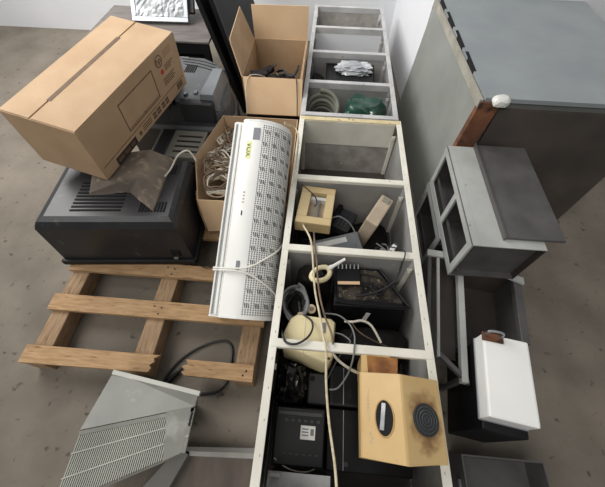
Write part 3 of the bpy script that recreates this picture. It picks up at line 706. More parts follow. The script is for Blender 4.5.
# ================================================================ flat tray at the bottom
t = thing('metal_tray', 'shallow grey metal tray with stained brown inside beside shelving unit', 'tray', (-0.4, -0.2, 0))
b = MB(); b.bar((-0.62, -0.55, 0.001), (-0.158, -0.020, 0.006)); b.build('tray_floor', 'tray_inner', t)
b = MB(); b.sheet([(-0.46, -0.022, 0.05), (-0.158, -0.010, 0.05), (-0.158, -0.032, 0.035), (-0.455, -0.044, 0.035)], (0, 0, -1), 0.03); b.build('tray_rim', 'tray_light', t)
b = MB(); b.sheet([(-0.50, -0.018, 0.055), (-0.455, -0.040, 0.055), (-0.60, -0.40, 0.055), (-0.75, -0.36, 0.055)], (0, 0, -1), 0.05); b.build('tray_rim', 'tray_grey', t)
b = MB(); b.sheet([(-0.50, -0.015, 0.05), (-0.158, 0.006, 0.05), (-0.158, -0.012, 0.052), (-0.495, -0.030, 0.052)], (0, 0, -1), 0.05); b.build('tray_rim', 'tray_grey', t)

# ================================================================ grey steel cabinet on the right with rusted corner
t = thing('steel_cabinet', 'low grey steel cabinet with rusty front corner against the white wall', 'cabinet', (1.1, 1.95, 0))
b = MB(); b.hexa([(0.66, 1.40, 0.004), (1.55, 1.40, 0.004), (1.55, 2.515, 0.004), (0.625, 2.515, 0.004)], [(0.712, 1.42, 0.77), (1.55, 1.42, 0.77), (1.55, 2.515, 0.77), (0.672, 2.515, 0.77)]); b.build('side_panel', 'cabinet_grey', t)
b = MB(); b.hexa([(0.725, 1.40, 0.785), (1.6, 1.40, 0.785), (1.6, 2.525, 0.785), (0.685, 2.525, 0.785)], [(0.725, 1.40, 0.805), (1.6, 1.40, 0.805), (1.6, 2.525, 0.805), (0.685, 2.525, 0.805)]); b.build('top_panel', 'cabinet_blue', t)
b = MB(); b.hexa([(0.705, 1.40, 0.755), (0.723, 1.40, 0.755), (0.684, 2.52, 0.755), (0.666, 2.52, 0.755)], [(0.704, 1.40, 0.795), (0.719, 1.40, 0.795), (0.680, 2.52, 0.795), (0.665, 2.52, 0.795)]); b.build('top_edge', 'cabinet_edge', t)
for k in range(4):
    y = 1.62 + k * 0.235; xx = 0.7245 - (y - 1.4) * 0.0357
    b = MB(); b.bar((xx - 0.004, y, 0.784), (xx + 0.012, y + 0.19, 0.8065)); b.build('edge_slot', 'hole_dark', t)
b = MB(); b.hexa([(0.655, 1.372, 0.0), (0.735, 1.372, 0.0), (0.735, 1.402, 0.0), (0.655, 1.402, 0.0)], [(0.708, 1.39, 0.785), (0.80, 1.39, 0.785), (0.80, 1.424, 0.785), (0.708, 1.424, 0.785)]); b.build('corner_post', 'rust_wood', t)
b = MB(); b.bar((0.80, 1.385, 0.02), (1.55, 1.40, 0.76)); b.build('front_panel', 'brown_steel', t)
b = MB(); b.blob((0.79, 1.39, 0.80), (0.04, 0.035, 0.02), 0.3, 7, 2, 3); one(b, 'paper_scrap', 'label_white', 'crumpled white scrap on the rusty cabinet corner', 'scrap', loc=(0.79, 1.39, 0.8))

# ================================================================ spare steel shelving frames stacked on edge in front of the cabinet
def frame_unit(name, label, x0, x1, y0, y1, z0, z1, bars, top_mat, dep):
    t = thing(name, label, 'shelving unit', (x0, (y0 + y1) / 2, z0), group=None)
    for zz, nm in ((z0, 'rail'), (z1, 'rail')):
        s_ = 1 if zz == z0 else -1
        b = MB(); b.bar((x0, y0, min(zz, zz + s_ * 0.035)), (x0 + 0.004, y1, max(zz, zz + s_ * 0.035))); b.bar((x0, y0, min(zz, zz + s_ * 0.004)), (x0 + 0.035, y1, max(zz, zz + s_ * 0.004)), bev=0.001); b.build(nm, 'light_steel', t)
        b = MB(); b.bar((x0 + 0.02, y0, min(zz + s_ * 0.05, zz + s_ * 0.058)), (x0 + 0.03, y1, max(zz + s_ * 0.05, zz + s_ * 0.058))); b.build('rail_fold', 'dark_steel', t)
    b = MB(); b.bar((x0 + 0.004, y0, z1 - 0.006), (x0 + dep, y1, z1 - 0.001)); b.build('upper_panel', top_mat, t)
    b = MB(); b.bar((x0 + 0.004, y0, z0 + 0.004), (x0 + dep, y1, z0 + 0.008)); b.build('lower_panel', 'dark_steel', t)
    b = MB(); b.bar((x0 + dep - 0.004, y0, z0 + 0.008), (x0 + dep, y1, z1 - 0.006)); b.build('back_panel', 'brown_steel', t)
    for y in bars:
        b = MB(); b.bar((x0 + 0.001, y - 0.017, z0 + 0.004), (x0 + 0.012, y + 0.017, z1 - 0.006), bev=0.001); so = b.build('shelf', 'light_steel', t)
        b = MB(); b.bar((x0 + 0.012, y + 0.010, z0 + 0.008), (x0 + dep - 0.004, y + 0.014, z1 - 0.006)); b.build('shelf_board', 'dark_steel', so)
    return t


frame_unit('shelving_rack', 'grey shelving rack on edge at the bottom, on the floor before steel cabinet', 0.632, 0.99, 0.965, 1.365, 0.0, 0.300, (0.985, 1.345), 'dark_steel', 0.34)
frame_unit('shelving_rack', 'light grey shelving rack on edge, resting on another rack before steel cabinet', 0.640, 0.99, 0.76, 1.368, 0.301, 0.558, (0.78, 1.06, 1.35), 'light_steel', 0.30)
t = thing('steel_plate', 'dark steel plate lying on the light grey shelving rack', 'panel', (0.85, 1.15, 0.558))
b = MB(); b.bar((0.775, 0.80, 0.559), (1.02, 1.368, 0.572), bev=0.002); b.build('plate', 'dark_steel', t)
b = MB(); b.bar((0.772, 0.795, 0.558), (0.779, 1.372, 0.580)); b.build('plate_lip', 'dark_steel', t)

# ================================================================ dark shelving unit lying on its back on the right
ang = math.radians(-8.5)
t = thing('dark_shelving', 'dark grey shelving unit with brownish panel lying beside the off-white unit', 'shelving unit', (0.575, 0.885, 0.0), ang)
H3 = 0.274
def lbar(name, lo, hi, mm): b = MB(); b.bar(lo, hi, bev=0.0015); return b.build(name, mm, t, world=False)
lbar('rail', (0.0, -0.50, H3 - 0.03), (0.018, 0.0, H3), 'dark_steel'); lbar('rail', (0.043, -0.50, H3 - 0.012), (0.056, 0.0, H3 + 0.004), 'light_steel')
lbar('rail', (0.142, -0.58, H3 - 0.03), (0.168, 0.0, H3 + 0.002), 'light_steel'); lbar('rail', (0.40, -0.36, H3 - 0.03), (0.436, 0.0, H3), 'dark_steel')
b = MB(); b.sheet([(-0.006, -0.012, H3 + 0.001), (0.172, -0.012, H3 + 0.012), (0.172, 0.022, H3 + 0.012), (-0.006, 0.022, H3 + 0.001)], (0, 0, 1), 0.012); b.build('end_bar', 'light_steel', t, world=False)
b = MB(); b.sheet([(0.172, -0.012, H3 + 0.012), (0.44, -0.075, H3 + 0.004), (0.44, -0.040, H3 + 0.004), (0.172, 0.022, H3 + 0.012)], (0, 0, 1), 0.012); b.build('end_bar', 'light_steel', t, world=False)
b = MB(); b.sheet([(0.045, -0.49, H3 - 0.02), (0.172, -0.585, H3 - 0.02), (0.172, -0.565, H3 - 0.02), (0.045, -0.465, H3 - 0.02)], (0, 0, 1), 0.02); b.build('end_bar', 'dark_steel', t, world=False)
lbar('side_panel', (0.0, -0.49, 0.004), (0.005, -0.003, H3 - 0.03), 'dark_steel'); lbar('side_panel', (0.431, -0.36, 0.004), (0.436, -0.003, H3 - 0.03), 'dark_steel')
lbar('back_panel', (0.05, -0.47, 0.17), (0.16, -0.005, 0.176), 'brown_steel'); lbar('back_panel', (0.16, -0.36, 0.03), (0.431, -0.005, 0.036), 'brown_steel')
lbar('end_panel', (0.005, -0.006, 0.004), (0.431, 0.0, H3 - 0.005), 'brown_steel'); lbar('foot', (0.146, -0.57, 0.0), (0.166, -0.55, H3 - 0.03), 'dark_steel'); lbar('foot', (0.002, -0.495, 0.0), (0.016, -0.475, H3 - 0.03), 'dark_steel')

# ================================================================ white appliance, dark box and a board for floor shade, bottom right
t = thing('small_appliance', 'white-topped box appliance with metal handle beside the dark shelving unit', 'appliance', (0.688, 0.455, 0), ang)
b = MB(); b.bar((0.012, -0.33, 0.0), (0.17, 0.0, 0.325), bev=0.004); b.build('lower_case', 'black_plastic', t, world=False)
b = MB(); b.bar((0.0, -0.30, 0.325), (0.17, 0.0, 0.40), bev=0.008, seg=2); b.build('upper_case', 'appliance_white', t, world=False)
b = MB(); b.bar((-0.002, -0.303, 0.318), (0.172, 0.002, 0.330), bev=0.003); b.build('seam', 'sticker_grey', t, world=False)
b = MB(); b.tube([(0.005, -0.012, 0.40), (0.005, -0.006, 0.438), (0.035, -0.004, 0.445), (0.06, -0.006, 0.438), (0.06, -0.012, 0.40)], 0.005, 6, smoothk=3); b.build('handle', 'steel_bare', t, world=False, smooth=True)
b = MB(); b.bar((-0.004, -0.03, 0.396), (0.075, 0.004, 0.406), bev=0.002); b.build('hinge_plate', 'rust_wood', t, world=False)
t = thing('metal_bin', 'shallow dark grey metal bin lying on floor below the white appliance', 'bin', (0.75, -0.08, 0))
for lo, hi in (((0.64, -0.25, 0.0), (0.96, 0.05, 0.006)), ((0.64, -0.25, 0.006), (0.646, 0.05, 0.13)), ((0.954, -0.25, 0.006), (0.96, 0.05, 0.13)), ((0.646, 0.044, 0.006), (0.954, 0.05, 0.13)), ((0.646, -0.25, 0.006), (0.954, -0.244, 0.13))):
    b = MB(); b.bar(lo, hi); b.build('bin_side' if hi[2] > 0.1 else 'bin_base', 'dark_steel', t)
b = MB(); b.box((0.634, -0.08, 0.09), (0.012, 0.10, 0.012), bev=0.003); b.build('pull', 'steel_bare', t)
b = MB(); b.sheet([(0.490, -0.60, 0.03), (0.585, -0.60, 0.004), (0.620, 0.28, 0.004), (0.495, 0.365, 0.03)], (0.2, 0, 1), 0.008)  # dark board, enlarged to stand in for the shade on the floor
one(b, 'shade_board', 'black_plastic', 'narrow dark board standing in for floor shade between off-white unit and bin', 'board', loc=(0.55, 0, 0))

# ================================================================ things inside the off-white unit
# --- second compartment: yellowed frame, beige speaker box, grey case, dark phone, cables
t = thing('plastic_housing', 'yellowed plastic housing with an open window leaning in shelving unit', 'housing', mtx=Matrix.Translation((-0.004, 1.046, 0.326)) @ Matrix.Rotation(math.radians(-5), 4, 'Z') @ Matrix.Rotation(math.radians(-4), 4, 'X'))
for lo, hi in (((-0.088, 0.095, 0), (0.088, 0.138, 0.068)), ((-0.088, -0.120, 0), (0.088, -0.075, 0.068)), ((-0.088, -0.075, 0), (-0.035, 0.095, 0.068)), ((0.045, -0.075, 0), (0.088, 0.095, 0.068))):
    b = MB(); b.bar(lo, hi, bev=0.005, seg=2); b.build('housing_frame', 'yellow_plastic', t, world=False)
b = MB(); b.bar((-0.036, -0.076, 0.01), (0.046, 0.096, 0.02)); b.build('inner_plate', 'pink_grey', t, world=False)
b = MB(); b.bar((0.004, -0.074, 0.02), (0.016, 0.094, 0.045)); b.build('inner_strip', 'cable_grey', t, world=False)
b = MB(); b.bar((-0.034, 0.06, 0.02), (0.044, 0.08, 0.05)); b.build('inner_strip', 'label_white', t, world=False)
t = thing('junk_case', 'dark equipment case beneath the yellowed housing in shelving unit', 'case', (0.0, 1.05, 0.011))
b = MB(); b.bar((-0.09, 0.977, 0.011), (0.06, 1.19, 0.320), bev=0.006); b.build('case_body', 'black_rough', t)
b = MB(); b.bar((-0.07, 0.971, 0.06), (0.04, 0.979, 0.2)); b.build('case_panel', 'tv_grey_dark', t)
t = thing('speaker_box', 'narrow beige plastic box standing on end by the side panel', 'speaker', mtx=Matrix.Translation((0.290, 1.093, 0.137)) @ Matrix.Rotation(math.radians(-28), 4, 'Z') @ Matrix.Rotation(math.radians(10), 4, 'Y'))
b = MB(); b.bar((-0.035, -0.10, 0), (0.035, 0.10, 0.235), bev=0.008, seg=2); b.build('box_body', 'pink_grey', t, world=False)
for y, z in ((-0.05, 0.19), (-0.02, 0.2), (-0.05, 0.06)):
    b = MB(); b.cyl((-0.034, y, z), (-1, 0, 0), 0.008, 0.003, 10); b.build('screw_hole', 'hole_dark', t, world=False)
b = MB(); b.box((0, 0.07, 0.238), (0.04, 0.03, 0.01), bev=0.002); b.build('top_tab', 'beige_plastic', t, world=False)
b = MB(); b.blob((0.31, 1.07, 0.075), (0.12, 0.12, 0.075), 0.15, 7, 3, 5, lo=(0.2, 0.97, 0.0108), hi=(0.425, 1.18, 0.14)); one(b, 'rubble_bag', 'black_rough', 'dark crumpled bag under the narrow beige box', 'bag', loc=(0.30, 1.03, 0.011), smooth=True)
t = thing('grey_case', 'flat grey plastic case lying aslant in front of yellowed housing', 'case', mtx=Matrix.Translation((0.118, 0.908, 0.21)) @ Matrix.Rotation(math.radians(20), 4, 'Z') @ Matrix.Rotation(math.radians(14), 4, 'X'))
b = MB(); b.bar((-0.13, -0.065, 0), (0.13, 0.065, 0.045), bev=0.008, seg=2); b.build('case_body', 'tv_grey_light', t, world=False)
b = MB(); b.bar((-0.11, 0.02, 0.0445), (0.06, 0.048, 0.0475)); b.build('case_label', 'label_white', t, world=False)
b = MB(); b.bar((-0.134, -0.069, 0.018), (0.134, 0.069, 0.024)); b.build('case_seam', 'tv_grey_dark', t, world=False)
b = MB(); b.blob((0.12, 0.93, 0.10), (0.12, 0.09, 0.10), 0.2, 7, 3, 15, lo=(0.07, 0.8, 0.0108), hi=(0.238, 0.96, 0.205)); one(b, 'rubble_bag', 'black_rough', 'black crumpled bag beneath the flat grey case', 'bag', loc=(0.12, 0.93, 0.011), smooth=True)
t = thing('desk_phone', 'dark desk telephone with keypad lying behind the flat grey case', 'telephone', (0.150, 1.110, 0.175), math.radians(-25))
b = MB(); b.bar((-0.06, -0.07, 0), (0.06, 0.07, 0.05), bev=0.008, seg=2); ph = b.build('phone_body', 'tv_grey_dark', t, world=False)
b = MB(); b.bar((-0.02, 0.02, 0.049), (0.05, 0.055, 0.053)); b.build('display', 'screen_dark', t, world=False)
for i in range(3):
    for j in range(3):
        b = MB(); b.box((-0.01 + i * 0.02, -0.04 + j * 0.018, 0.052), (0.013, 0.011, 0.006), bev=0.002); b.build('phone_key', 'tv_grey', ph, world=False)
b = MB(); b.bar((-0.058, -0.075, 0.045), (-0.03, 0.075, 0.075), bev=0.01, seg=2); b.build('handset', 'black_plastic', t, world=False)
b = MB(); b.bar((0.08, 1.05, 0.011), (0.185, 1.18, 0.176), bev=0.004); one(b, 'dark_carton', 'black_rough', 'dark block underneath the desk telephone', 'box', loc=(0.16, 1.1, 0.011))
rnd = random.Random(11)
for k in range(7):
    cx_, cy_, zc = 0.348 + rnd.uniform(-0.02, 0.02), 0.875 + rnd.uniform(-0.02, 0.03), 0.215 + 0.010 * k
    pts = [(cx_ + rnd.uniform(-0.048, 0.048), cy_ + rnd.uniform(-0.04, 0.04), zc + rnd.uniform(-0.004, 0.004)) for i in range(7)]
    b = MB(); b.tube(pts, 0.0035, 5)
    one(b, 'tangled_wire', ('cable_black', 'cable_white', 'cable_grey')[k % 3], ('black wire looped under the small plugs', 'pale wire looped under the small plugs', 'grey wire looped under the small plugs', 'black wire sagging from the tangle towards crossbar', 'pale wire sagging from the tangle towards crossbar', 'grey wire sagging from the tangle towards crossbar', 'black wire lying on top of the tangle')[k], 'cable', 'wires tangled by the beige box', loc=(cx_, cy_, zc), smooth=True)
b = MB(); b.blob((0.28, 0.88, 0.095), (0.13, 0.075, 0.09), 0.2, 7, 3, 21, lo=(0.245, 0.8, 0.0108), hi=(0.43, 0.955, 0.2)); one(b, 'rubble_bag', 'black_rough', 'black crumpled bag under tangled wires', 'bag', loc=(0.28, 0.88, 0.011), smooth=True)
for k, (x, y, z, r) in enumerate(((0.300, 0.845, 0.285, 0.4), (0.345, 0.865, 0.285, -0.5), (0.395, 0.890, 0.285, 1.0), (0.277, 0.905, 0.205, 0.1))):
    t = thing('wall_plug', ('white small plug turned towards the flat grey case', 'grey small plug beside a white one among tangled wires', 'white small plug nearest the grey side panel', 'grey small plug touching the flat grey case')[k], 'plug', (x, y, z), r, 'small plugs among the wires')
    b = MB(); b.box((0, 0, 0.01), (0.04, 0.024, 0.02), bev=0.004, seg=2); b.build('plug_body', ('label_white', 'cable_grey')[k % 2], t, world=False)
    b = MB()
    for s_ in (-1, 1): b.cyl((0.02, s_ * 0.006, 0.01), (1, 0, 0), 0.002, 0.015, 6, bevel=False)
    b.build('plug_pins', 'steel_bare', t, world=False)

# --- third compartment: black tube monitor, tape gun, coils, pale yellow box
t = thing('crt_monitor', 'dusty black tube monitor with white sticker in the shelving unit', 'monitor', (0.27, 0.62, 0.012))
b = MB(); b.rings([[(0.11, 0.535, 0.012), (0.435, 0.530, 0.012), (0.44, 0.60, 0.012), (0.33, 0.745, 0.012), (0.12, 0.745, 0.012)],
                   [(0.105, 0.530, 0.10), (0.437, 0.525, 0.10), (0.44, 0.60, 0.10), (0.325, 0.748, 0.10), (0.115, 0.748, 0.10)],
                   [(0.108, 0.565, 0.262), (0.425, 0.57, 0.258), (0.428, 0.60, 0.262), (0.31, 0.745, 0.290), (0.105, 0.745, 0.292)],
                   [(0.120, 0.585, 0.272), (0.415, 0.588, 0.268), (0.418, 0.605, 0.27), (0.305, 0.735, 0.298), (0.112, 0.735, 0.300)]])
mo = b.build('monitor_body', 'black_gloss', t)
b = MB(); b.sheet([(0.122, 0.592, 0.2725), (0.41, 0.594, 0.2685), (0.41, 0.605, 0.270), (0.30, 0.730, 0.2975), (0.116, 0.730, 0.2995)], (0, -0.15, 1), 0.003); b.build('top_cover', 'dusty_black', t)
b = MB(); b.tube([(0.112, 0.578, 0.268), (0.26, 0.574, 0.268), (0.425, 0.580, 0.264), (0.428, 0.602, 0.265), (0.312, 0.745, 0.294)], 0.006, 6, smoothk=2); b.build('edge_bead', 'black_plastic', t)
b = MB(); b.box((0.262, 0.548, 0.205), (0.020, 0.003, 0.055), rot=(math.radians(-12), math.radians(12), 0)); b.build('sticker', 'label_white', t)
for i in range(5):
    b = MB(); b.box((0.235 + i * 0.022, 0.64, 0.286), (0.008, 0.05, 0.004), rot=(math.radians(11), 0, 0)); b.build('vent_slot', 'tv_vent', t)
b = MB(); b.box((0.21, 0.62, 0.281), (0.18, 0.05, 0.002), rot=(math.radians(11), 0, 0)); b.build('dust_film', 'dusty_black', t)
t.scale = (1, 1, 1.13)
t = thing('circuit_case', 'black open case with tan strip lying on the dusty monitor', 'case', mtx=Matrix.Translation((0.165, 0.690, 0.338)) @ Matrix.Rotation(math.radians(4), 4, 'Z') @ Matrix.Rotation(math.radians(8), 4, 'X'))
b = MB(); b.bar((-0.055, -0.045, 0), (0.055, 0.045, 0.022), bev=0.005); b.build('case_body', 'black_plastic', t, world=False)
b = MB(); b.bar((-0.050, -0.044, 0.021), (0.048, -0.030, 0.025)); b.build('tan_strip', 'kraft_light', t, world=False)
for i in range(6):
    b = MB(); b.box((-0.045 + i * 0.018, 0.04, 0.026), (0.006, 0.022, 0.012), rot=(0.3, 0, 0), bev=0.001); b.build('terminal', 'steel_bare', t, world=False)
rnd = random.Random(5)
for k in range(3):
    cx_, cy_ = 0.27 + 0.02 * k, 0.64 + 0.025 * k
    pts = [(cx_ - 0.10 + 0.045 * i, cy_ + rnd.uniform(-0.025, 0.025), 0.325 + 0.19 * (cy_ - 0.62) + rnd.uniform(0.0, 0.012)) for i in range(5)]
    b = MB(); b.tube(pts, 0.004, 5); one(b, 'monitor_lead', 'cable_black', ('black lead along the front edge of the dusty monitor top', 'black lead across the middle of the dusty monitor top', 'black lead by the open case on the dusty monitor')[k], 'cable', 'leads on the dusty monitor', loc=(cx_, cy_, 0.3), smooth=True)
b = MB(); b.tube([(0.40, 0.75, 0.40), (0.385, 0.70, 0.382), (0.35, 0.655, 0.357), (0.28, 0.62, 0.340), (0.2, 0.60, 0.332)], 0.0045, 6)
one(b, 'thick_lead', 'cable_black', 'thick black lead running from the side panel onto monitor', 'cable', loc=(0.4, 0.75, 0.4), smooth=True)
b = MB(); b.tube([(0.31, 0.84, 0.40), (0.34, 0.81, 0.43), (0.40, 0.795, 0.432), (0.405, 0.765, 0.43), (0.392, 0.73, 0.40), (0.388, 0.715, 0.385)], 0.003, 6)
one(b, 'thin_lead', 'cable_black', 'thin black lead arching over the crossbar by side panel', 'cable', loc=(0.36, 0.79, 0.43), smooth=True)
b = MB(); b.blob((0.29, 0.44, 0.10), (0.17, 0.095, 0.11), 0.2, 6, 3, 41, lo=(0.12, 0.365, 0.0108), hi=(0.455, 0.518, 0.2)); one(b, 'rubble_bag', 'black_rough', 'black crumpled bag in front of the dusty monitor', 'bag', loc=(0.29, 0.44, 0.011), smooth=True)
t = thing('tape_gun', 'pale yellow hand tool with open grip and white rod', 'tool', mtx=Matrix.Translation((0.036, 0.672, 0.352)) @ Matrix.Rotation(math.radians(35), 4, 'Z'))
b = MB(); b.tube([(0.04 * math.cos(a) * (1.25 if math.cos(a) > 0 else 1), 0.030 * math.sin(a), 0.02 + 0.006 * math.sin(2 * a)) for a in [2 * math.pi * i / 10 for i in range(10)]], 0.0115, 8, closed=True); b.build('grip_ring', 'pale_yellow', t, world=False, smooth=True)
b = MB(); b.tube([(0.045, 0.006, 0.022), (0.08, 0.0, 0.036), (0.13, -0.004, 0.052)], [0.011, 0.008, 0.007], 8); b.build('rod', 'label_white', t, world=False, smooth=True)
b = MB(); b.box((0, 0, 0.016), (0.035, 0.03, 0.03), bev=0.008, seg=2); b.build('trigger', 'black_plastic', t, world=False)
b = MB(); b.blob((0.01, 0.68, 0.175), (0.085, 0.085, 0.175), 0.16, 6, 3, 2, lo=(-0.1, 0.655, 0.0108), hi=(0.1, 0.74, 0.358)); one(b, 'rubble_bag', 'black_rough', 'black crumpled bag below the pale yellow hand tool', 'bag', loc=(0.01, 0.68, 0.011), smooth=True)
b = MB(); b.blob((-0.055, 0.55, 0.15), (0.065, 0.10, 0.15), 0.16, 6, 3, 7, lo=(-0.125, 0.49, 0.0108), hi=(0.03, 0.652, 0.31)); one(b, 'rubble_bag', 'black_rough', 'black crumpled bag under coiled grey cable', 'bag', loc=(-0.055, 0.55, 0.011), smooth=True)
for c in range(2):
    b = MB(); pts = []
    for i in range(3 * 12 + 4):
        a = 2 * math.pi * i / 12; k = i / 12; r1, r2 = 0.030 + 0.005 * k + 0.010 * c, 0.054 + 0.007 * k + 0.010 * c
        pts.append((-0.062 + r1 * math.cos(a) + 0.005 * math.sin(3 * a + k), 0.545 + r2 * math.sin(a), 0.318 + 0.012 * c + 0.006 * k + 0.008 * math.sin(a * 2 + k)))
    b.tube(pts, 0.0055, 6)
    one(b, 'cable_coil', ('cable_black', 'cable_grey')[c], ('black coil of cable below the grey coil beside pale yellow box', 'grey coil of cable with connector beside pale yellow box')[c], 'cable', 'coiled cables by the pale yellow box', loc=(-0.062, 0.545, 0.31), smooth=True)
t = thing('cable_connector', 'white connector block on the coiled grey cable', 'connector', (-0.035, 0.490, 0.335), 0.2)
b = MB(); b.box((0, 0, 0.009), (0.024, 0.018, 0.018), bev=0.003); b.build('connector_body', 'pink_grey', t, world=False)
b = MB(); b.cyl((0, 0.009, 0.009), (0, 1, 0), 0.006, 0.05, 8); b.build('connector_boot', 'cable_black', t, world=False)
t = thing('transformer_reel', 'small tan reel beside the coiled grey cable', 'reel', (0.006, 0.525, 0.325), 0)
b = MB(); b.cyl((0, 0, 0), (0.2, -0.3, 1), 0.020, 0.022, 14); b.build('reel_body', 'cable_tan', t, world=False)
b = MB(); b.cyl((0.004, -0.006, 0.02), (0.2, -0.3, 1), 0.009, 0.004, 12); b.build('reel_hub', 'cable_brown', t, world=False)
t = thing('plastic_box', 'pale yellow rounded plastic box under the white crossbar', 'box', (0.01, 0.40, 0.15))
b = MB()
zt = 0.375
ring = [(-0.094, 0.345), (-0.098, 0.40), (-0.075, 0.462), (-0.050, 0.482), (0.095, 0.474), (0.112, 0.460), (0.106, 0.32), (0.090, 0.297), (0.07, 0.296)]
def rin(k, z, dz=0.0): return [(0.005 + (x - 0.005) * k, 0.39 + (y - 0.39) * k, z + dz * (0.39 - y)) for x, y in ring]
b.rings([rin(0.9, 0.16), rin(1.0, 0.20), rin(1.0, zt - 0.02), rin(0.975, zt - 0.006), rin(0.93, zt)]); bo = b.build('box_body', 'pale_yellow', t, smooth=True)
b = MB(); b.bar((0.058, 0.41, zt - 0.001), (0.072, 0.452, zt + 0.002)); b.build('name_plate', 'cable_grey', bo)
b = MB(); b.bar((-0.012, 0.31, zt - 0.002), (-0.009, 0.475, zt + 0.0008)); b.build('lid_seam', 'cable_tan', bo)
b = MB(); b.cyl((0.088, 0.312, zt - 0.002), (0, 0, 1), 0.005, 0.004, 10); b.build('screw', 'nail', bo)
b = MB(); b.blob((0.01, 0.40, 0.085), (0.095, 0.085, 0.082), 0.15, 6, 3, 31, lo=(-0.12, 0.36, 0.0108), hi=(0.115, 0.485, 0.16)); one(b, 'rubble_bag', 'black_rough', 'black crumpled bag underneath pale yellow box', 'bag', loc=(0.01, 0.40, 0.011), smooth=True)
b = MB(); b.tube([(-0.02, 0.478, 0.376), (0.012, 0.45, 0.392), (0.018, 0.41, 0.412), (0.0, 0.368, 0.430), (-0.04, 0.342, 0.428), (-0.078, 0.345, 0.429), (-0.094, 0.372, 0.424), (-0.100, 0.395, 0.395), (-0.102, 0.41, 0.36)], 0.0042, 6)
one(b, 'dark_lead', 'cable_black', 'dark lead curling over the pale yellow box and crossbar', 'cable', loc=(0, 0.4, 0.4), smooth=True)

# --- fourth compartment
b = MB(); b.blob((-0.048, 0.235, 0.15), (0.058, 0.082, 0.145), 0.30, 9, 4, 12, lo=(-0.108, 0.165, 0.0108), hi=(0.014, 0.335, 0.31)); one(b, 'plastic_bag', 'bag_black', 'shiny crumpled black plastic bag beside the left rail', 'bag', loc=(-0.05, 0.235, 0.011), smooth=False)
t = thing('adapter_strip', 'black strip with white tag hanging inside the rail by plastic bag', 'strip', (-0.115, 0.27, 0.2))
b = MB(); b.bar((-0.128, 0.19, 0.02), (-0.110, 0.33, 0.34), bev=0.003); b.build('strip_body', 'black_plastic', t)
b = MB(); b.bar((-0.127, 0.262, 0.339), (-0.111, 0.285, 0.343)); b.build('tag', 'label_white', t)
t = thing('grey_module', 'dark grey flat module with round hole beside plastic bag', 'module', (0.06, 0.24, 0.011))
b = MB(); b.bar((0.018, 0.17, 0.011), (0.098, 0.290, 0.205), bev=0.005); b.build('module_body', 'tv_grey_dark', t)
b = MB(); b.cyl((0.035, 0.268, 0.204), (0, 0, 1), 0.011, 0.002, 12, bevel=False); b.build('round_hole', 'hole_dark', t)
t = thing('power_supply', 'black power supply box with white label at the end of shelving unit', 'power supply', (0.0, 0.06, 0.011))
b = MB(); b.rings([[(-0.10, -0.045, 0.011), (0.094, -0.045, 0.011), (0.094, 0.155, 0.011), (-0.10, 0.155, 0.011)], [(-0.098, -0.042, 0.215), (0.092, -0.042, 0.215), (0.092, 0.15, 0.255), (-0.098, 0.15, 0.255)], [(-0.092, -0.036, 0.222), (0.086, -0.036, 0.222), (0.086, 0.144, 0.262), (-0.092, 0.144, 0.262)]]); ps = b.build('supply_body', 'black_plastic', t)
slope = math.atan2(0.04, 0.18)
def on_top(x, y): return (x, y, 0.222 + (y + 0.036) * 0.04 / 0.18)
for i in range(6):
    for j in range(2):
        b = MB(); b.box(on_top(-0.055 + i * 0.024, 0.105 - j * 0.075 if j == 0 else -0.002), (0.013, 0.010 if j == 0 else 0.006, 0.004), rot=(slope, 0, 0), bev=0.001); b.build('vent_slot', 'tv_grey_dark', ps)
b = MB(); b.box(on_top(-0.004, 0.128), (0.17, 0.016, 0.006), rot=(slope, 0, 0), bev=0.002); b.build('top_ridge', 'tv_grey_dark', ps)
b = MB(); b.box(on_top(0.028, 0.068), (0.055, 0.046, 0.003), rot=(slope, 0, 0)); lb = b.build('label_plate', 'label_white', t)
for i in range(3):
    b = MB(); b.box(Vector(on_top(0.018, 0.079 - i * 0.010)) + Vector((0, 0, 0.0016)), (0.026, 0.004, 0.001), rot=(slope, 0, 0)); b.build('label_print', 'cable_grey', lb)
b = MB(); b.box(Vector(on_top(0.044, 0.070)) + Vector((0, 0, 0.0016)), (0.013, 0.022, 0.001), rot=(slope, 0, 0)); b.build('label_print', 'cable_grey', lb)
b = MB(); b.tube([on_top(-0.09, -0.02), (-0.03, -0.05, 0.21), (0.04, -0.052, 0.20), (0.088, -0.02, 0.22)], 0.002, 5); b.build('edge_wire', 'cable_white', t)
t = thing('bracket_plate', 'light grey flat bracket plate in front of the black power supply', 'bracket', (0.0, -0.09, 0.25))
b = MB(); b.bar((-0.105, -0.122, 0.235), (0.118, -0.058, 0.243), bev=0.002); b.build('plate', 'grey_paint', t)
b = MB(); b.bar((-0.100, -0.075, 0.243), (-0.060, -0.062, 0.268), bev=0.002); b.build('plate_tab', 'light_steel', t)
b = MB(); b.bar((-0.10, -0.12, 0.012), (-0.09, -0.06, 0.235)); b.bar((0.108, -0.12, 0.012), (0.118, -0.06, 0.235)); b.build('plate_leg', 'dark_steel', t)
t = thing('black_cabinet', 'flat black equipment case with a silvery seam beneath the amber box', 'case', (0.25, 0.13, 0.011))
b = MB(); b.bar((0.102, -0.045, 0.011), (0.425, 0.165, 0.19), bev=0.005); b.build('case_body', 'black_plastic', t)
b = MB(); b.bar((0.108, 0.172, 0.011), (0.425, 0.33, 0.20), bev=0.012, seg=2); b.build('case_body', 'black_plastic', t)
b = MB(); b.bar((0.166, -0.04, 0.189), (0.1685, 0.16, 0.1925)); b.bar((0.164, 0.18, 0.199), (0.167, 0.32, 0.2025)); b.build('silver_seam', 'steel_bare', t)
b = MB(); b.bar((0.180, 0.20, 0.199), (0.20, 0.24, 0.204)); b.build('catch', 'hole_dark', t)
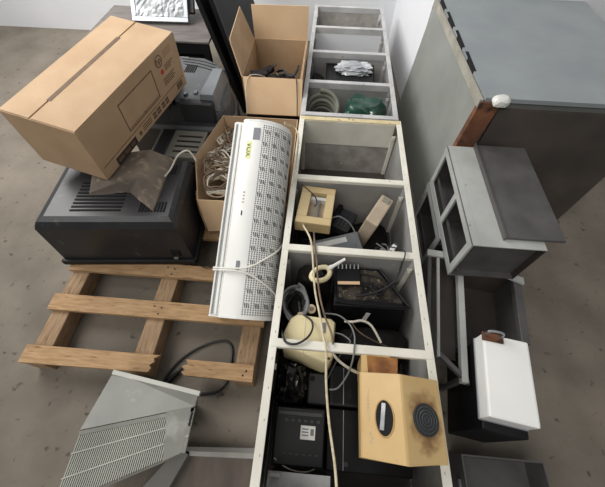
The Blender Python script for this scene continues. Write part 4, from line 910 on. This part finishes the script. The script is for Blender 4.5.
b = MB(); b.cyl((0.178, -0.02, 0.188), (0, 0, 1), 0.009, 0.006, 10); b.build('rubber_foot', 'tv_grey_dark', t)

# amber box with disc and oval opening, resting over the right rail
t = thing('amber_appliance', 'stained amber plastic appliance with dark disc and oval opening on rail', 'appliance', (0.3, 0.13, 0.2))
sec = [(0.216, 0.26), (0.424, 0.26), (0.424, 0.4235), (0.458, 0.4235), (0.461, 0.452), (0.325, 0.500), (0.318, 0.500), (0.203, 0.428), (0.198, 0.42)]
def ycut(x, y0_, y1_): return y0_, y1_
b = MB()
yn = lambda x: 0.006 - 0.012 * max(0, (x - 0.2)) / 0.12 if x < 0.33 else -0.004 + 0.012 * (x - 0.33) / 0.13
yf = lambda x: 0.262 - (0.012 * (x - 0.2) / 0.12) if x < 0.33 else 0.250
b.rings([[(x, yn(x), z) for x, z in sec], [(x, yf(x), z) for x, z in sec]]); bo = b.build('appliance_body', 'amber_clean', t)
b = MB(); tabs = [(0.214, 0.26), (0.31, 0.26), (0.31, 0.425), (0.205, 0.418)]
b.rings([[(x, 0.262, z) for x, z in tabs], [(x + (0.0 if x > 0.25 else 0), 0.326, z) for x, z in tabs]]); b.build('rear_tab', 'amber_clean', t)
b = MB(); b.sheet([(0.228, 0.262, 0.423), (0.322, 0.250, 0.452), (0.335, 0.318, 0.430), (0.225, 0.322, 0.420)], (0, 0, 1), 0.006); b.build('stained_cover', 'stain_brown', t)
nl = Vector((-(0.500 - 0.428), 0, 0.318 - 0.203)).normalized(); tl_ = Vector((0.318 - 0.203, 0, 0.500 - 0.428)).normalized()
cl = Vector((0.268, 0.118, 0.428 + (0.268 - 0.203) * (0.072 / 0.115)))
mt = frame(tl_, (0, 1, 0), nl, cl)
b = MB(); el = [(0.030 * math.cos(a), 0.052 * math.sin(a)) for a in [2 * math.pi * i / 28 for i in range(28)]]
b.rings([[mt @ Vector((x, y, -0.002)) for x, y in el], [mt @ Vector((x, y, 0.0015)) for x, y in el]]); ov = b.build('oval_opening', 'hole_dark', t)
rim = MB(); rim.tube([mt @ Vector((x * 1.04, y * 1.04, 0.001)) for x, y in el], 0.0025, 5, closed=True, smoothk=1); rim.build('oval_rim', 'amber_plastic', t)
b = MB(); b.box((-0.004, 0.004, 0.003), (0.015, 0.080, 0.006), rot=(0, 0, math.radians(-8)), bev=0.001, mtx=mt); b.build('metal_bar', 'steel_bare', ov)
nr = Vector((0.048, 0, 0.136)).normalized(); tr = Vector((0.136, 0, -0.048)).normalized()
mr = frame(tr, (0, 1, 0), nr, (0.397, 0.122, 0.500 - (0.397 - 0.325) * 0.048 / 0.136))
b = MB(); b.cyl(mr @ Vector((0, 0, -0.002)), nr, 0.0475, 0.009, 32); dk = b.build('dark_disc', 'tv_grey_dark', t)
for r in (0.038, 0.028, 0.018, 0.008):
    b = MB(); b.tube([mr @ Vector((r * math.cos(a), r * math.sin(a), 0.0075)) for a in [2 * math.pi * i / 24 for i in range(24)]], 0.0012, 4, closed=True, smoothk=1); b.build('disc_ring', 'tv_grey', dk)
b = MB(); b.rings([[mr @ Vector((x, y, zz)) for x, y in ((-0.074, -0.122), (0.064, -0.116), (0.064, 0.126), (-0.074, 0.126))] for zz in (-0.001, 0.0006)]); b.build('stained_face', stain_mat(mr @ Vector((0, 0, 0)) - Vector((0.3, 0.13, 0.2))), t)
for i in range(9):
    b = MB(); b.box((-0.055, 0.085 - i * 0.011, 0.0006), (0.006, 0.005, 0.0012), mtx=mt); b.build('printed_letter', 'cable_tan', t)
for i in range(3):
    b = MB(); b.box((-0.050 + 0.006 * (i % 2), -0.045 - i * 0.012, 0.0006), (0.005, 0.009, 0.0012), mtx=mt); b.build('printed_letter', 'cable_tan', t)

# cream rope and thin wires over the compartments
b = MB(); b.tube([(-0.060, 0.945, 0.37), (-0.052, 0.90, 0.41), (-0.030, 0.85, 0.43), (-0.012, 0.80, 0.432), (0.0, 0.72, 0.425), (0.018, 0.58, 0.41), (0.045, 0.46, 0.42), (0.062, 0.37, 0.435), (0.073, 0.33, 0.435), (0.080, 0.22, 0.40), (0.095, 0.10, 0.39), (0.115, -0.02, 0.42), (0.122, -0.09, 0.43)], 0.0045, 7)
one(b, 'cream_rope', 'rope_cream', 'cream rope running along the top of the off-white shelving unit', 'rope', loc=(0, 0.5, 0.42), smooth=True)
b = MB(); b.tube([(-0.004, 0.86, 0.43), (0.004, 0.79, 0.430), (0.016, 0.72, 0.426), (0.034, 0.58, 0.415), (0.062, 0.47, 0.417), (0.090, 0.40, 0.425), (0.098, 0.352, 0.429)], 0.004, 6)
one(b, 'brown_wire', 'cable_brown', 'brown wire beside the cream rope crossing pale yellow box', 'cable', loc=(0, 0.6, 0.42), smooth=True)
b = MB(); b.tube([(-0.09, 1.18, 0.41), (-0.02, 1.09, 0.43), (0.0, 1.06, 0.41), (-0.01, 1.03, 0.41)], 0.003, 5)
one(b, 'short_wire', 'cable_black', 'short dark wire lying across the yellowed housing', 'cable', loc=(-0.02, 1.09, 0.41), smooth=True)
b = MB(); b.tube([(0.07, 1.0, 0.36), (0.12, 1.01, 0.37), (0.18, 0.985, 0.34), (0.21, 0.94, 0.30), (0.2, 0.88, 0.27)], 0.0035, 5)
one(b, 'grey_wire', 'cable_grey', 'grey wire arching over the flat grey case', 'cable', loc=(0.12, 1.0, 0.36), smooth=True)
loops = [([(0.06, 0.49, 0.38), (0.12, 0.485, 0.385), (0.165, 0.45, 0.39), (0.18, 0.395, 0.422), (0.178, 0.345, 0.427), (0.172, 0.298, 0.418), (0.16, 0.26, 0.36), (0.13, 0.22, 0.32), (0.10, 0.215, 0.30)], 'cable_grey', 'grey wire looping down past the pale yellow box', 0.0032),
         ([(0.30, 0.40, 0.34), (0.26, 0.46, 0.36), (0.22, 0.475, 0.37), (0.18, 0.465, 0.375), (0.15, 0.47, 0.36)], 'cable_white', 'pale thick wire arching behind the crossbar above amber box', 0.005),
         ([(0.09, 0.355, 0.37), (0.12, 0.315, 0.37), (0.17, 0.285, 0.36), (0.21, 0.275, 0.34)], 'cable_white', 'pale thick wire from pale yellow box towards amber box', 0.0055),
         ([(0.18, 0.42, 0.38), (0.15, 0.36, 0.37), (0.12, 0.31, 0.35), (0.09, 0.25, 0.31)], 'cable_black', 'dark thin wire sagging below the crossbar', 0.003),
         ([(0.175, 0.46, 0.38), (0.21, 0.43, 0.36), (0.27, 0.41, 0.33), (0.33, 0.40, 0.30)], 'cable_brown', 'brown thin wire behind the crossbar above amber box', 0.0025),
         ([(0.10, 0.42, 0.36), (0.14, 0.41, 0.37), (0.17, 0.38, 0.385), (0.14, 0.36, 0.37), (0.11, 0.37, 0.365)], 'cable_grey', 'small grey wire loop under the crossbar', 0.003)]
for pts, mm, lb, r in loops:
    b = MB(); b.tube(pts, r, 6); one(b, 'loose_wire', mm, lb, 'cable', loc=pts[0], smooth=True)

# ================================================================ things inside the grey unit
t = thing('storage_basket', 'black basket heaped with clear crumpled plastic in grey shelving unit', 'basket', (0.18, 2.40, 0.011))
b = MB(); wl = [(0.01, 2.20), (0.345, 2.20), (0.355, 2.505), (0.0, 2.505)]
b.rings([[(0.18 + (x - 0.18) * 0.9, 2.39 + (y - 2.39) * 0.9, 0.012) for x, y in wl], [(x, y, 0.345) for x, y in wl]]); bo = b.build('basket_body', 'black_plastic', t)
b = MB(); b.tube([(x, y, 0.345) for x, y in wl], 0.009, 6, closed=True, smoothk=1); b.build('basket_rim', 'black_plastic', t)
for i in range(5):
    b = MB(); b.tube([(x + (0.003 if x > .2 else -0.003), y + (0.003 if y > 2.4 else -0.003), 0.315 - i * 0.05) for x, y in [(0.18 + (q[0] - 0.18) * (0.985 - i * 0.017), 2.39 + (q[1] - 2.39) * (0.985 - i * 0.017)) for q in wl]], 0.005, 5, closed=True, smoothk=1); b.build('basket_ridge', 'black_rough', bo)
b = MB(); b.blob((0.205, 2.43, 0.36), (0.125, 0.065, 0.035), 0.35, 8, 4, 3); one(b, 'clear_wrapping', 'film_wrap', 'crumpled clear plastic wrapping on top of black basket', 'wrapping', loc=(0.19, 2.40, 0.30))
b = MB(); b.blob((-0.058, 2.36, 0.175), (0.052, 0.12, 0.155), 0.14, 6, 3, 17, lo=(-0.12, 2.17, 0.0108), hi=(-0.008, 2.5, 0.34)); one(b, 'dark_sack', 'black_rough', 'dark sack beside the black basket in grey shelving unit', 'sack', loc=(-0.05, 2.36, 0.011), smooth=True)
b = MB(); pts = []
for i in range(4 * 14 + 5):
    a = 2 * math.pi * i / 14; k = i / 14; q = 0.086 + 0.006 * math.sin(k * 2.1)
    pts.append((-0.010 + (q + 0.014) * math.cos(a), 1.955 + q * math.sin(a), 0.222 + 0.031 * k + 0.055 * math.sin(a)))
b.tube(pts, 0.0145, 8, smoothk=3)
one(b, 'coiled_hose', 'olive_hose', 'coil of grey-olive hose in the grey shelving unit', 'hose', loc=(-0.010, 1.955, 0.2), smooth=True)
b = MB(); b.blob((0.0, 1.96, 0.105), (0.11, 0.13, 0.095), 0.15, 6, 3, 19, lo=(-0.12, 1.8, 0.0108), hi=(0.12, 2.09, 0.158)); one(b, 'dark_sack', 'black_rough', 'dark sack underneath the coiled hose', 'sack', loc=(0, 1.96, 0.011), smooth=True)
b = MB(); b.blob((0.27, 1.96, 0.215), (0.14, 0.125, 0.195), 0.20, 5, 4, 23, rot=(0.0, 0.15, -0.35), lo=(0.13, 1.8, 0.0108), hi=(0.42, 2.095, 0.400)); one(b, 'green_sack', 'green_plastic', 'dark green plastic sack beside the coiled hose', 'sack', loc=(0.27, 1.97, 0.011), smooth=True)
t = thing('white_tag', 'small white tag lying on the dark green sack', 'tag', (0.31, 1.88, 0.365))
b = MB(); b.box((0.31, 1.88, 0.370), (0.018, 0.045, 0.008), rot=(0.3, 0, -0.2), bev=0.002); b.build('tag_body', 'label_white', t)
b = MB(); b.cyl((0.306, 1.898, 0.378), (0, -0.3, 1), 0.004, 0.002, 8, bevel=False); b.build('tag_eyelet', 'hole_dark', t)
t = thing('plastic_dish', 'round grey plastic dish leaning between hose and green sack', 'dish', (0.08, 1.97, 0.2))
b = MB(); b.cyl((0.108, 1.855, 0.24), (-0.2, -0.5, 0.85), 0.05, 0.014, 22); b.build('dish_plate', 'olive_hose', t)
b = MB(); b.cyl((0.105, 1.847, 0.252), (-0.3, -0.35, 0.9), 0.02, 0.012, 14); b.build('dish_knob', 'tv_grey_dark', t)
